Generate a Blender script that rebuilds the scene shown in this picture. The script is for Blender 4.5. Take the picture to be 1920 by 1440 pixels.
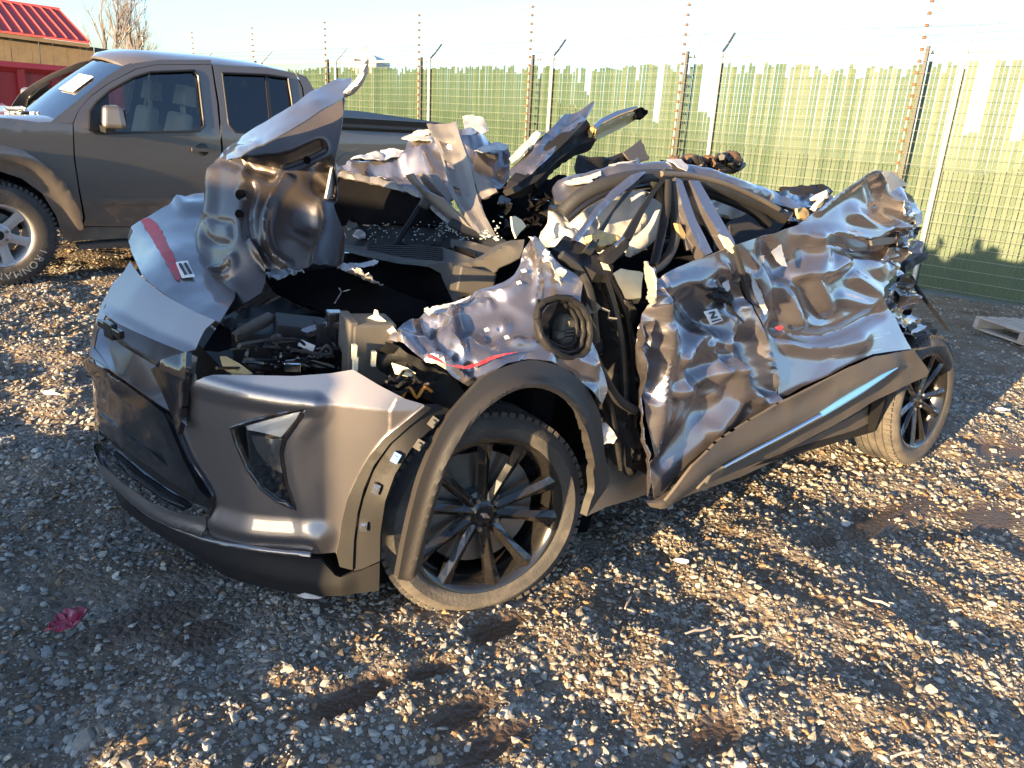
import bpy, bmesh, math, random
import numpy as np
from mathutils import Vector, Matrix, noise as mnoise
from mathutils.geometry import delaunay_2d_cdt

for o in list(bpy.data.objects):
    bpy.data.objects.remove(o)
S = bpy.context.scene
COL = S.collection
R = math.radians

# ------------------------------------------------------------------ camera
FPX, PITCH, ROLL, CAMH = 1420.23, 0.33772, 0.12079, 1.66786
_fw = np.array([0, math.cos(PITCH), -math.sin(PITCH)])
_up0 = np.array([0, math.sin(PITCH), math.cos(PITCH)])
_rt0 = np.array([1.0, 0, 0])
_rt = _rt0 * math.cos(ROLL) + _up0 * math.sin(ROLL)
_up = -_rt0 * math.sin(ROLL) + _up0 * math.cos(ROLL)
CAMP = np.array([0, 0, CAMH])
cam = bpy.data.cameras.new('camera')
cam.sensor_width = 36
cam.lens = FPX / 1920 * 36
cam.clip_start = 0.05
cam.clip_end = 3000
camo = bpy.data.objects.new('camera', cam)
COL.objects.link(camo)
camo.matrix_world = Matrix(((_rt[0], _up[0], -_fw[0], 0), (_rt[1], _up[1], -_fw[1], 0),
                            (_rt[2], _up[2], -_fw[2], CAMH), (0, 0, 0, 1)))
S.camera = camo

# ------------------------------------------------------------------ daylight: low winter sun from behind, left
SUN_AZ, SUN_EL = 40.5, 6.2        # light travels this far right of straight ahead, this steep
W = bpy.data.worlds.new('World')
S.world = W
W.use_nodes = True
nt = W.node_tree
nt.nodes.clear()
sky = nt.nodes.new('ShaderNodeTexSky')
sky.sky_type = 'NISHITA'
sky.sun_disc = False
sky.sun_elevation = R(SUN_EL)
sky.sun_rotation = R(180 + SUN_AZ)
sky.altitude = 200
sky.air_density = 0.8
sky.dust_density = 1.0
sky.ozone_density = 3.0
bg = nt.nodes.new('ShaderNodeBackground')
bg.inputs[1].default_value = 0.13
wo = nt.nodes.new('ShaderNodeOutputWorld')
hs = nt.nodes.new('ShaderNodeHueSaturation')      # thin winter haze takes some colour out of the sky
hs.inputs['Saturation'].default_value = 0.86
nt.links.new(sky.outputs[0], hs.inputs['Color'])
nt.links.new(hs.outputs[0], bg.inputs[0])
nt.links.new(bg.outputs[0], wo.inputs[0])
sl = bpy.data.lights.new('sun', 'SUN')
sl.energy = 5.0
sl.angle = R(0.53)
sl.color = (1.0, 0.70, 0.37)
so = bpy.data.objects.new('sun', sl)
COL.objects.link(so)
Ld = Vector((math.sin(R(SUN_AZ)) * math.cos(R(SUN_EL)), math.cos(R(SUN_AZ)) * math.cos(R(SUN_EL)), -math.sin(R(SUN_EL))))
so.rotation_euler = Ld.to_track_quat('-Z', 'Y').to_euler()
so.location = (-20, -22, 12)
S.view_settings.view_transform = 'Standard'
S.view_settings.look = 'None'
S.view_settings.exposure = 2.3
S.view_settings.gamma = 1.0
S.view_settings.use_curve_mapping = False
try:
    S.cycles.max_bounces = 8
    S.cycles.transparent_max_bounces = 12
except Exception:
    pass

# ------------------------------------------------------------------ helpers
rnd = random.Random(7)
rng = np.random.default_rng(11)


def rays(px, py):
    px = np.asarray(px, float)
    py = np.asarray(py, float)
    return _fw + np.multiply.outer((px - 960) / FPX, _rt) - np.multiply.outer((py - 720) / FPX, _up)


class Frame:
    """A local frame (origin, three axes) that photo measurements are taken in."""
    def __init__(s, O, u, v, w):
        s.O = np.array(O, float)
        s.A = np.array([u, v, w], float)          # rows
        s.c = s.A @ (CAMP - s.O)

    def dirs(s, px, py):
        return rays(px, py) @ s.A.T

    def at(s, px, py, **k):
        d = s.dirs(px, py)
        (n, val), = k.items()
        i = 'xyz'.index(n)
        t = (val - s.c[i]) / d[i]
        return s.c + t * d

    def world(s, p):
        return s.O + np.asarray(p) @ s.A

    def matrix(s):
        a = s.A
        return Matrix(((a[0][0], a[1][0], a[2][0], s.O[0]), (a[0][1], a[1][1], a[2][1], s.O[1]),
                       (a[0][2], a[1][2], a[2][2], s.O[2]), (0, 0, 0, 1)))


_a = 0.67722
CAR = Frame((-0.56939, 2.93925, 0), (math.cos(_a), math.sin(_a), 0), (math.sin(_a), -math.cos(_a), 0), (0, 0, 1))
_a, _e = 0.8115, 0.0319
_u = np.array([math.cos(_a) * math.cos(_e), math.sin(_a) * math.cos(_e), math.sin(_e)])
_v = np.array([math.sin(_a), -math.cos(_a), 0])
PICK = Frame((-4.547, 6.121, 0.027), _u, _v, -np.cross(_v, _u) if np.cross(_v, _u)[2] < 0 else np.cross(_v, _u))
WORLD = Frame((0, 0, 0), (1, 0, 0), (0, 1, 0), (0, 0, 1))


def tag(o, label=None, cat=None, group=None, kind=None):
    if label: o['label'] = label
    if cat: o['category'] = cat
    if group: o['group'] = group
    if kind: o['kind'] = kind
    return o


def empty(name, fr=None, loc=None):
    o = bpy.data.objects.new(name, None)
    COL.objects.link(o)
    o.empty_display_size = 0.2
    if fr is not None:
        o.matrix_world = fr.matrix()
    if loc is not None:
        o.location = loc
    return o


def link(name, me, mat=None, parent=None):
    o = bpy.data.objects.new(name, me)
    COL.objects.link(o)
    if mat is not None and not me.materials:
        me.materials.append(mat)
    if parent is not None:
        o.parent = parent
    return o


def mesh_np(name, V, F, smooth=None):
    me = bpy.data.meshes.new(name)
    me.from_pydata([tuple(map(float, v)) for v in V], [], [tuple(map(int, f)) for f in F])
    me.update()
    if smooth is not None:
        me.polygons.foreach_set('use_smooth', [True] * len(me.polygons))
        if smooth < 179:
            me.set_sharp_from_angle(angle=R(smooth))
    return me


class MB:
    """Collects boxes, tubes and lathes into one mesh."""
    def __init__(s):
        s.V = []
        s.F = []

    def add(s, V, F):
        b = len(s.V)
        s.V += [tuple(v) for v in V]
        s.F += [tuple(i + b for i in f) for f in F]
        return s

    def box(s, c, sz, rot=None, taper=1.0):
        hx, hy, hz = sz[0] / 2, sz[1] / 2, sz[2] / 2
        V = [Vector((x * hx * (taper if z > 0 else 1), y * hy * (taper if z > 0 else 1), z * hz))
             for z in (-1, 1) for y in (-1, 1) for x in (-1, 1)]
        if rot is not None:
            V = [rot @ v for v in V]
        c = Vector(c)
        return s.add([c + v for v in V], [(0, 2, 3, 1), (4, 5, 7, 6), (0, 1, 5, 4), (2, 6, 7, 3), (0, 4, 6, 2), (1, 3, 7, 5)])

    def tube(s, P, r, n=6, cap=True, flat=None):
        P = [Vector(p) for p in P]
        rs = r if isinstance(r, (list, tuple)) else [r] * len(P)
        V, F = [], []
        pu = None
        for i, p in enumerate(P):
            t = (P[min(i + 1, len(P) - 1)] - P[max(i - 1, 0)]).normalized()
            if pu is None:
                a = Vector((0, 0, 1)) if abs(t.z) < 0.9 else Vector((1, 0, 0))
                if flat is not None:
                    a = Vector(flat)
                pu = (a - t * a.dot(t)).normalized()
            else:
                pu = (pu - t * pu.dot(t)).normalized()
            q = t.cross(pu)
            for k in range(n):
                th = 2 * math.pi * k / n
                V.append(p + (pu * math.cos(th) + q * math.sin(th)) * rs[i])
        for i in range(len(P) - 1):
            for k in range(n):
                a, b = i * n + k, i * n + (k + 1) % n
                F.append((a, b, b + n, a + n))
        if cap:
            F.append(tuple(range(n - 1, -1, -1)))
            F.append(tuple(range((len(P) - 1) * n, len(P) * n)))
        return s.add(V, F)

    def lathe(s, prof, n=48, axis='y', closed=False):
        """prof: (radius, height) pairs round the local y axis"""
        V, F = [], []
        m = len(prof)
        for k in range(n):
            th = 2 * math.pi * k / n
            for r, h in prof:
                V.append((r * math.cos(th), h, r * math.sin(th)))
        for k in range(n):
            k2 = (k + 1) % n
            for j in range(m - 1 if not closed else m):
                j2 = (j + 1) % m
                F.append((k * m + j, k * m + j2, k2 * m + j2, k2 * m + j))
        return s.add(V, F)

    def build(s, name, mat, parent=None, smooth=None):
        return link(name, mesh_np(name, s.V, s.F, smooth), mat, parent)


def inside(px, py, poly):
    x = np.asarray(px)
    y = np.asarray(py)
    res = np.zeros(x.shape, bool)
    n = len(poly)
    for i in range(n):
        x1, y1 = poly[i]
        x2, y2 = poly[(i + 1) % n]
        c = ((y1 > y) != (y2 > y))
        with np.errstate(divide='ignore', invalid='ignore'):
            xi = (x2 - x1) * (y - y1) / ((y2 - y1) if y2 != y1 else 1e-9) + x1
        res ^= c & (x < xi)
    return res


def seg_dist(px, py, line):
    d = np.full(np.shape(px), 1e9)
    for (x1, y1), (x2, y2) in zip(line[:-1], line[1:]):
        vx, vy = x2 - x1, y2 - y1
        L = vx * vx + vy * vy + 1e-9
        t = np.clip(((px - x1) * vx + (py - y1) * vy) / L, 0, 1)
        d = np.minimum(d, np.hypot(px - x1 - t * vx, py - y1 - t * vy))
    return d


def crom(pts, n=6, closed=False):
    pts = [np.array(p, float) for p in pts]
    N = len(pts)
    out = []
    for i in range(N if closed else N - 1):
        p0 = pts[(i - 1) % N] if closed or i > 0 else 2 * pts[0] - pts[1]
        p1 = pts[i]
        p2 = pts[(i + 1) % N]
        p3 = pts[(i + 2) % N] if closed or i + 2 < N else 2 * pts[-1] - pts[-2]
        for k in range(n):
            t = k / n
            out.append(0.5 * ((2 * p1) + (-p0 + p2) * t + (2 * p0 - 5 * p1 + 4 * p2 - p3) * t * t + (-p0 + 3 * p1 - 3 * p2 + p3) * t ** 3))
    if not closed:
        out.append(pts[-1])
    return [tuple(p) for p in out]


def resample(poly, step):
    out = []
    n = len(poly)
    for i in range(n):
        a = np.array(poly[i], float)
        b = np.array(poly[(i + 1) % n], float)
        k = max(1, int(math.ceil(np.linalg.norm(b - a) / step)))
        for j in range(k):
            out.append(tuple(a + (b - a) * j / k))
    return out


def tps(fr, ctrl):
    """smooth surface through a few measured points: inverse ray depth as a thin plate over the picture plane"""
    P, w = [], []
    for c in ctrl:
        q = fr.at(c[0], c[1], **{c[2]: c[3]})
        d = fr.dirs(c[0], c[1])
        t = np.dot(q - fr.c, d) / np.dot(d, d)
        P.append((c[0] / 500, c[1] / 500))
        w.append(1 / t)
    P = np.array(P)
    w = np.array(w)
    n = len(P)

    def K(r2):
        return np.where(r2 > 1e-12, r2 * np.log(r2 + 1e-12), 0)
    A = np.zeros((n + 3, n + 3))
    A[:n, :n] = K(((P[:, None] - P[None]) ** 2).sum(-1)) + np.eye(n) * 1e-4
    A[:n, n] = 1
    A[:n, n + 1:] = P
    A[n, :n] = 1
    A[n + 1:, :n] = P.T
    b = np.concatenate([w, [0, 0, 0]])
    s = np.linalg.lstsq(A, b, rcond=None)[0]

    def f(px, py):
        Q = np.stack([np.asarray(px) / 500, np.asarray(py) / 500], -1)
        k = K(((Q[:, None] - P[None]) ** 2).sum(-1))
        iw = k @ s[:n] + s[n] + Q @ s[n + 1:]
        d = fr.dirs(px, py)
        return fr.c + d / iw[:, None]
    return f


def implicit(fr, g, tmin=0.6, tmax=16.0):
    def f(px, py):
        d = fr.dirs(px, py)
        ts = np.linspace(tmin, tmax, 220)
        lo = np.full(len(d), tmin)
        hi = np.full(len(d), tmax)
        g0 = g(fr.c + d * tmin)
        done = np.zeros(len(d), bool)
        prev = np.full(len(d), tmin)
        for t in ts[1:]:
            gv = g(fr.c + d * t)
            ch = (~done) & (np.sign(gv) != np.sign(g0))
            lo[ch] = prev[ch]
            hi[ch] = t
            done |= ch
            prev[:] = t
        for _ in range(30):
            m = (lo + hi) / 2
            gv = g(fr.c + d * m[:, None])
            s_ = np.sign(gv) == np.sign(g0)
            lo = np.where(s_, m, lo)
            hi = np.where(s_, hi, m)
        return fr.c + d * lo[:, None]
    return f


def billow(P, freq, seed):
    return np.array([abs(mnoise.noise(Vector((p[0] * freq + seed * 7.3, p[1] * freq + seed * 3.1, p[2] * freq - seed * 5.7)))) for p in P])


def perl(P, freq, seed):
    return np.array([mnoise.noise(Vector((p[0] * freq + seed * 7.3, p[1] * freq + seed * 3.1, p[2] * freq - seed * 5.7))) for p in P])


def facets(px, py, spacing, seed):
    """piecewise flat buckling: random heights on coarse triangles, so the sheet breaks along straight creases"""
    r = random.Random(seed * 13 + 5)
    x0, x1, y0, y1 = px.min() - spacing, px.max() + spacing, py.min() - spacing, py.max() + spacing
    pts = []
    y = y0
    while y < y1 + spacing:
        x = x0
        while x < x1 + spacing:
            pts.append((x + r.uniform(-.48, .48) * spacing, y + r.uniform(-.48, .48) * spacing * .9))
            x += spacing
        y += spacing * .8
    # creases run mostly down and to the right, as the roof load drove them
    hgt = [r.uniform(-1, 1) for _ in pts]
    vs, _, fs, _, _, _ = delaunay_2d_cdt([Vector(p) for p in pts], [], [], 0, 1e-5)
    out = np.zeros(len(px))
    for f in fs:
        a, b, c = [np.array(vs[i]) for i in f]
        den = (b[1] - c[1]) * (a[0] - c[0]) + (c[0] - b[0]) * (a[1] - c[1])
        if abs(den) < 1e-9:
            continue
        l1 = ((b[1] - c[1]) * (px - c[0]) + (c[0] - b[0]) * (py - c[1])) / den
        l2 = ((c[1] - a[1]) * (px - c[0]) + (a[0] - c[0]) * (py - c[1])) / den
        l3 = 1 - l1 - l2
        m = (l1 >= -1e-6) & (l2 >= -1e-6) & (l3 >= -1e-6)
        out[m] = (l1 * hgt[f[0]] + l2 * hgt[f[1]] + l3 * hgt[f[2]])[m]
    return out


def sheet_mesh(name, poly, surf, fr, res=10, holes=(), folds=(), dents=(), noise=(), off=0.0, thick=0.004,
               smooth=40, curve=False, edge_noise=0.0, seed=1):
    """A formed sheet: outline measured in the photograph, laid on its own surface in space, bent, dented and given thickness."""
    if isinstance(surf, (list, tuple)):
        surf = tps(fr, surf)
    if curve:
        poly = crom(poly, 5, True)
    r = random.Random(seed)
    loops = [resample(poly, res)] + [resample(h, res) for h in holes]
    if edge_noise:
        loops[0] = [(x + r.uniform(-1, 1) * edge_noise * .6, y + r.uniform(-1, 1) * edge_noise * .6) for x, y in loops[0]]
    pts, edges = [], []
    for lp in loops:
        b = len(pts)
        pts += lp
        edges += [(b + i, b + (i + 1) % len(lp)) for i in range(len(lp))]
    xs = [p[0] for p in loops[0]]
    ys = [p[1] for p in loops[0]]
    gx = np.arange(min(xs), max(xs) + res, res)
    gy = np.arange(min(ys), max(ys) + res, res * 0.866)
    G = np.array([(x + (0.5 * res if j % 2 else 0), y) for j, y in enumerate(gy) for x in gx])
    if len(G):
        G += np.array([(r.uniform(-1, 1), r.uniform(-1, 1)) for _ in G]) * res * 0.12
        ok = inside(G[:, 0], G[:, 1], loops[0])
        for h in loops[1:]:
            ok &= ~inside(G[:, 0], G[:, 1], h)
        for lp in loops:
            ok &= seg_dist(G[:, 0], G[:, 1], lp + [lp[0]]) > res * 0.45
        pts += [tuple(p) for p in G[ok]]
    vs, es, fs, _, _, _ = delaunay_2d_cdt([Vector(p) for p in pts], edges, [], 0, 1e-4)
    V2 = np.array([(v.x, v.y) for v in vs])
    T = [f for f in fs if len(f) == 3]
    cx = np.array([V2[list(f)].mean(0) for f in T])
    ok = inside(cx[:, 0], cx[:, 1], loops[0])
    for h in loops[1:]:
        ok &= ~inside(cx[:, 0], cx[:, 1], h)
    T = [tuple(f) for f, k in zip(T, ok) if k]
    used = sorted({i for f in T for i in f})
    mp = {i: k for k, i in enumerate(used)}
    V2 = V2[used]
    T = [tuple(mp[i] for i in f) for f in T]
    px, py = V2[:, 0], V2[:, 1]
    P = surf(px, py)
    N = np.cross(surf(px + 1.5, py) - P, surf(px, py + 1.5) - P)
    N /= (np.linalg.norm(N, axis=1)[:, None] + 1e-12)
    tc = fr.c - P
    N *= np.sign((N * tc).sum(1))[:, None]
    D = np.full(len(P), off)
    for line, amp, wid, pw in folds:
        k = np.clip(1 - seg_dist(px, py, crom(line, 4)) / max(wid, 2.2 * res), 0, 1)
        D = D + amp * (k * k * (3 - 2 * k) * 0.6 + k * 0.4 if pw == 1 else k ** pw)
    for (dx, dy), rad, amp in dents:
        q = ((px - dx) ** 2 + (py - dy) ** 2) / rad ** 2
        D = D + amp * np.exp(-q * 1.6)
    for nz in noise:
        kind, amp, freq, sd = nz[:4]
        if len(nz) > 4:
            mx_, my_, rx_, ry_ = nz[4]
            amp = amp * np.exp(-((px - mx_) / rx_) ** 2 - ((py - my_) / ry_) ** 2)
        D = D + amp * (facets(px, py, freq, sd) if kind == 'f' else (billow(P, freq, sd) * 2 - 0.45) if kind == 'b' else perl(P, freq, sd))
    P = P + N * D[:, None]
    # refreshed normals for the thickness
    VN = np.zeros_like(P)
    Ta = np.array(T)
    fn = np.cross(P[Ta[:, 1]] - P[Ta[:, 0]], P[Ta[:, 2]] - P[Ta[:, 0]])
    fl = (fn * (fr.c - P[Ta[:, 0]])).sum(1) < 0
    Ta[fl] = Ta[fl][:, ::-1]
    fn[fl] *= -1
    for k in range(3):
        np.add.at(VN, Ta[:, k], fn)
    VN /= (np.linalg.norm(VN, axis=1)[:, None] + 1e-12)
    n = len(P)
    B = P - VN * thick
    F = [tuple(f) for f in Ta]
    cnt = {}
    for f in F:
        for a, b in ((f[0], f[1]), (f[1], f[2]), (f[2], f[0])):
            cnt[(a, b)] = cnt.get((a, b), 0) + 1
    F2 = F + [(f[2] + n, f[1] + n, f[0] + n) for f in F]
    for (a, b) in list(cnt):
        if (b, a) not in cnt:
            F2.append((b, a, a + n, b + n))
    return mesh_np(name, np.concatenate([P, B]), F2, smooth)


def sheet(name, poly, surf, mat, parent, fr=None, **k):
    fr = fr or CAR
    return link(name, sheet_mesh(name, poly, surf, fr, **k), mat, parent)


def pathpts(fr, L):
    """L: (px, py, axis, value) -> local points"""
    return [tuple(fr.at(a, b, **{c: d})) for a, b, c, d in L]


def bar(name, L, r, mat, parent, fr=None, n=6, smooth=50):
    fr = fr or CAR
    return MB().tube(pathpts(fr, L), r, n).build(name, mat, parent, smooth)


# ------------------------------------------------------------------ materials (all procedural)
def mat(name, col, rough=0.5, metal=0.0, coat=0.0, bump=0.0, bscale=20.0, var=0.0, vscale=6.0, spec=0.5, dirt=None, dscale=3.0, dthr=0.55, coat_r=0.05, sheen=0.0, rvar=0.0):
    m = bpy.data.materials.new(name)
    m.use_nodes = True
    n = m.node_tree
    b = n.nodes['Principled BSDF']
    b.inputs['Base Color'].default_value = (*col, 1)
    b.inputs['Roughness'].default_value = rough
    b.inputs['Metallic'].default_value = metal
    b.inputs['Coat Weight'].default_value = coat
    b.inputs['Coat Roughness'].default_value = coat_r
    b.inputs['Specular IOR Level'].default_value = spec
    tc = n.nodes.new('ShaderNodeTexCoord')
    last = None
    if var > 0 or dirt is not None:
        nz = n.nodes.new('ShaderNodeTexNoise')
        nz.inputs['Scale'].default_value = vscale
        nz.inputs['Detail'].default_value = 6
        n.links.new(tc.outputs['Object'], nz.inputs['Vector'])
        mx = n.nodes.new('ShaderNodeMix')
        mx.data_type = 'RGBA'
        mx.inputs[6].default_value = (*[c * (1 - var) for c in col], 1)
        mx.inputs[7].default_value = (*[min(1, c * (1 + var)) for c in col], 1)
        n.links.new(nz.outputs['Fac'], mx.inputs[0])
        last = mx.outputs[2]
        if dirt is not None:
            n2 = n.nodes.new('ShaderNodeTexNoise')
            n2.inputs['Scale'].default_value = dscale
            n2.inputs['Detail'].default_value = 8
            n2.inputs['Roughness'].default_value = 0.65
            n.links.new(tc.outputs['Object'], n2.inputs['Vector'])
            cr = n.nodes.new('ShaderNodeValToRGB')
            cr.color_ramp.elements[0].position = dthr
            cr.color_ramp.elements[1].position = min(1, dthr + 0.2)
            n.links.new(n2.outputs['Fac'], cr.inputs[0])
            m2 = n.nodes.new('ShaderNodeMix')
            m2.data_type = 'RGBA'
            m2.inputs[7].default_value = (*dirt, 1)
            n.links.new(cr.outputs[0], m2.inputs[0])
            n.links.new(last, m2.inputs[6])
            last = m2.outputs[2]
            mr = n.nodes.new('ShaderNodeMapRange')
            mr.inputs['To Min'].default_value = rough
            mr.inputs['To Max'].default_value = min(1, rough + 0.35)
            n.links.new(cr.outputs[0], mr.inputs['Value'])
            n.links.new(mr.outputs[0], b.inputs['Roughness'])
        n.links.new(last, b.inputs['Base Color'])
    if bump > 0:
        nb = n.nodes.new('ShaderNodeTexNoise')
        nb.inputs['Scale'].default_value = bscale
        nb.inputs['Detail'].default_value = 5
        n.links.new(tc.outputs['Object'], nb.inputs['Vector'])
        bp = n.nodes.new('ShaderNodeBump')
        bp.inputs['Strength'].default_value = bump
        bp.inputs['Distance'].default_value = 0.01
        n.links.new(nb.outputs['Fac'], bp.inputs['Height'])
        n.links.new(bp.outputs[0], b.inputs['Normal'])
    return m


def glass_mat(name, tint, rough=0.02, alpha_mix=0.35):
    """thin tinted pane: mostly see-through, with a mirror-like skin"""
    m = bpy.data.materials.new(name)
    m.use_nodes = True
    n = m.node_tree
    n.nodes.clear()
    out = n.nodes.new('ShaderNodeOutputMaterial')
    tr = n.nodes.new('ShaderNodeBsdfTransparent')
    tr.inputs[0].default_value = (*tint, 1)
    gl = n.nodes.new('ShaderNodeBsdfGlossy')
    gl.inputs['Roughness'].default_value = rough
    fr = n.nodes.new('ShaderNodeFresnel')
    fr.inputs[0].default_value = 1.5
    ad = n.nodes.new('ShaderNodeMath')
    ad.operation = 'ADD'
    ad.inputs[1].default_value = alpha_mix
    mx = n.nodes.new('ShaderNodeMixShader')
    n.links.new(fr.outputs[0], ad.inputs[0])
    n.links.new(ad.outputs[0], mx.inputs[0])
    n.links.new(tr.outputs[0], mx.inputs[1])
    n.links.new(gl.outputs[0], mx.inputs[2])
    n.links.new(mx.outputs[0], out.inputs[0])
    return m


M = {}
def scuffed_paint(name, col, rough, metal):
    """metallic paint with dust, and bright hairline scrapes where it was dragged"""
    m = mat(name, col, rough, metal, 0.7, var=0.10, vscale=9, dirt=(0.20, 0.18, 0.15), dscale=5, dthr=0.66, coat_r=0.05)
    n = m.node_tree
    b = n.nodes['Principled BSDF']
    tc = n.nodes.new('ShaderNodeTexCoord')
    prev = b.inputs['Base Color'].links[0].from_socket
    fac = None
    for k, (rot, sc) in enumerate((((0.2, 0.6, 0.1), (5, 5, 130)), ((0.9, -0.5, 0.3), (90, 6, 6)))):
        mp = n.nodes.new('ShaderNodeMapping')
        mp.inputs['Rotation'].default_value = rot
        mp.inputs['Scale'].default_value = sc
        nz = n.nodes.new('ShaderNodeTexNoise')
        nz.inputs['Scale'].default_value = 1.0
        nz.inputs['Detail'].default_value = 3
        n.links.new(tc.outputs['Object'], mp.inputs['Vector'])
        n.links.new(mp.outputs[0], nz.inputs['Vector'])
        cr = n.nodes.new('ShaderNodeValToRGB')
        cr.color_ramp.elements[0].position = 0.69
        cr.color_ramp.elements[1].position = 0.74
        n.links.new(nz.outputs['Fac'], cr.inputs[0])
        if fac is None:
            fac = cr.outputs[0]
        else:
            ad = n.nodes.new('ShaderNodeMath')
            ad.operation = 'MAXIMUM'
            n.links.new(fac, ad.inputs[0])
            n.links.new(cr.outputs[0], ad.inputs[1])
            fac = ad.outputs[0]
    mx = n.nodes.new('ShaderNodeMix')
    mx.data_type = 'RGBA'
    mx.inputs[7].default_value = (0.5, 0.49, 0.47, 1)
    n.links.new(fac, mx.inputs[0])
    n.links.new(prev, mx.inputs[6])
    n.links.new(mx.outputs[2], b.inputs['Base Color'])
    return m


M['paint'] = scuffed_paint('grey_car_paint', (0.26, 0.238, 0.245), 0.27, 0.85)
M['paint_clean'] = mat('grey_bumper_paint', (0.21, 0.197, 0.20), 0.40, 0.85, 1.0, var=0.08, vscale=5, dirt=(0.2, 0.185, 0.16), dscale=4, dthr=0.68, coat_r=0.06)
M['bare'] = mat('grey_inner_metal', (0.075, 0.064, 0.060), 0.36, 0.7, 0.3, var=0.25, vscale=7, bump=0.05, bscale=60, dirt=(0.10, 0.09, 0.08), dscale=7, dthr=0.6)
M['torn'] = mat('torn_bare_metal', (0.55, 0.53, 0.50), 0.5, 0.5, 0, var=0.3, vscale=30, bump=0.3, bscale=60)
M['scraped'] = mat('scraped_pale_metal', (0.55, 0.55, 0.56), 0.6, 0.3, 0, var=0.45, vscale=14, bump=0.3, bscale=40, dirt=(0.16, 0.15, 0.15), dscale=9, dthr=0.5)
M['clad'] = mat('dark_cladding', (0.095, 0.082, 0.070), 0.55, 0, 0, var=0.2, vscale=8, bump=0.12, bscale=350, dirt=(0.12, 0.105, 0.085), dscale=5, dthr=0.58)
M['black'] = mat('black_plastic', (0.016, 0.016, 0.017), 0.55, 0, 0, spec=0.18, var=0.3, vscale=10, bump=0.06, bscale=180, dirt=(0.028, 0.025, 0.022), dscale=6, dthr=0.6)
M['gloss'] = mat('gloss_black', (0.012, 0.012, 0.014), 0.12, 0, 0.6, var=0.2, vscale=4, dirt=(0.05, 0.045, 0.04), dscale=6, dthr=0.66)
M['grille'] = mat('grille_panel', (0.022, 0.021, 0.022), 0.24, 0, 0.5, var=0.3, vscale=5, bump=0.15, bscale=9, dirt=(0.06, 0.055, 0.05), dscale=4, dthr=0.6)
M['rubber'] = mat('seal_rubber', (0.022, 0.022, 0.023), 0.6, 0, 0, var=0.3, vscale=20, bump=0.1, bscale=80)
M['cowl'] = mat('cowl_plastic', (0.042, 0.038, 0.032), 0.6, 0, 0, var=0.2, vscale=8, bump=0.15, bscale=250, dirt=(0.13, 0.115, 0.09), dscale=7, dthr=0.58)
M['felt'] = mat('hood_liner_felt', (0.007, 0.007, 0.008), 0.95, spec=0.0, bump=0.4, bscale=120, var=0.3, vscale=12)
M['bag'] = mat('airbag_fabric', (0.40, 0.39, 0.36), 0.9, 0, 0, bump=0.25, bscale=40, var=0.12, vscale=8)
M['cream'] = mat('cream_foam', (0.72, 0.66, 0.45), 0.8, 0, 0, bump=0.3, bscale=60, var=0.2, vscale=20, dirt=(0.18, 0.14, 0.09), dscale=18, dthr=0.62)
M['tan'] = mat('tan_plastic', (0.45, 0.32, 0.14), 0.55, 0, 0, var=0.2, vscale=20, bump=0.1, bscale=60)
M['tyre'] = mat('tyre_rubber', (0.04, 0.038, 0.037), 0.75, 0, 0, var=0.25, vscale=14, bump=0.25, bscale=90, dirt=(0.13, 0.115, 0.095), dscale=3.0, dthr=0.50)
M['tread'] = mat('tread_rubber', (0.04, 0.038, 0.037), 0.85, 0, 0, var=0.3, vscale=30, bump=0.5, bscale=70, dirt=(0.2, 0.175, 0.14), dscale=6, dthr=0.5)
M['rim'] = mat('dark_alloy', (0.03, 0.028, 0.027), 0.22, 0.6, 0.8, var=0.2, vscale=20, dirt=(0.10, 0.09, 0.075), dscale=9, dthr=0.6)
M['alloy'] = mat('silver_alloy', (0.48, 0.47, 0.47), 0.4, 0.5, 0.2, var=0.15, vscale=12, dirt=(0.25, 0.23, 0.2), dscale=6, dthr=0.6)
M['disc'] = mat('brake_disc', (0.25, 0.24, 0.23), 0.4, 0.9, 0, var=0.3, vscale=30)
M['nut'] = mat('lug_steel', (0.3, 0.29, 0.27), 0.3, 0.9, 0)
M['chrome'] = mat('chrome', (0.65, 0.66, 0.68), 0.16, 1.0, 0, var=0.08, vscale=12)
M['bluetrim'] = mat('blue_strip', (0.16, 0.42, 0.75), 0.25, 0.35, 0.5)  # plain blue for the rear length of the cladding strip
M['reflector'] = mat('lamp_reflector', (0.80, 0.82, 0.85), 0.3, 0.25, 0.3, var=0.1, vscale=10)
M['lens'] = glass_mat('lamp_lens', (0.97, 0.98, 0.99), 0.03, 0.02)
M['red'] = mat('red_paint_transfer', (0.36, 0.03, 0.045), 0.5, 0, 0, var=0.4, vscale=40, dirt=(0.16, 0.14, 0.14), dscale=26, dthr=0.50)
M['sticker'] = mat('paper_label', (0.75, 0.74, 0.72), 0.7, 0, 0, var=0.06, vscale=30)
M['ink'] = mat('print_ink', (0.04, 0.04, 0.045), 0.7)
M['wire_w'] = mat('pale_wire', (0.30, 0.28, 0.24), 0.6)
M['wire_o'] = mat('orange_wire', (0.6, 0.22, 0.03), 0.5)
M['glasscrumb'] = mat('crumbled_glass', (0.42, 0.5, 0.5), 0.12, 0.0, 0.3, var=0.4, vscale=60)
M['conn'] = mat('grey_connector', (0.08, 0.074, 0.064), 0.6, var=0.2, vscale=20)
M['rust'] = mat('rusty_metal', (0.10, 0.06, 0.035), 0.8, 0.2, 0, var=0.4, vscale=20, bump=0.3, bscale=50)
M['seat'] = mat('dark_seat', (0.03, 0.03, 0.034), 0.8, 0, 0, bump=0.2, bscale=60)
M['beam'] = mat('grey_beam_steel', (0.19, 0.175, 0.16), 0.45, 0.45, 0.2, var=0.2, vscale=8, dirt=(0.1, 0.09, 0.08), dscale=9, dthr=0.58)

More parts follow.
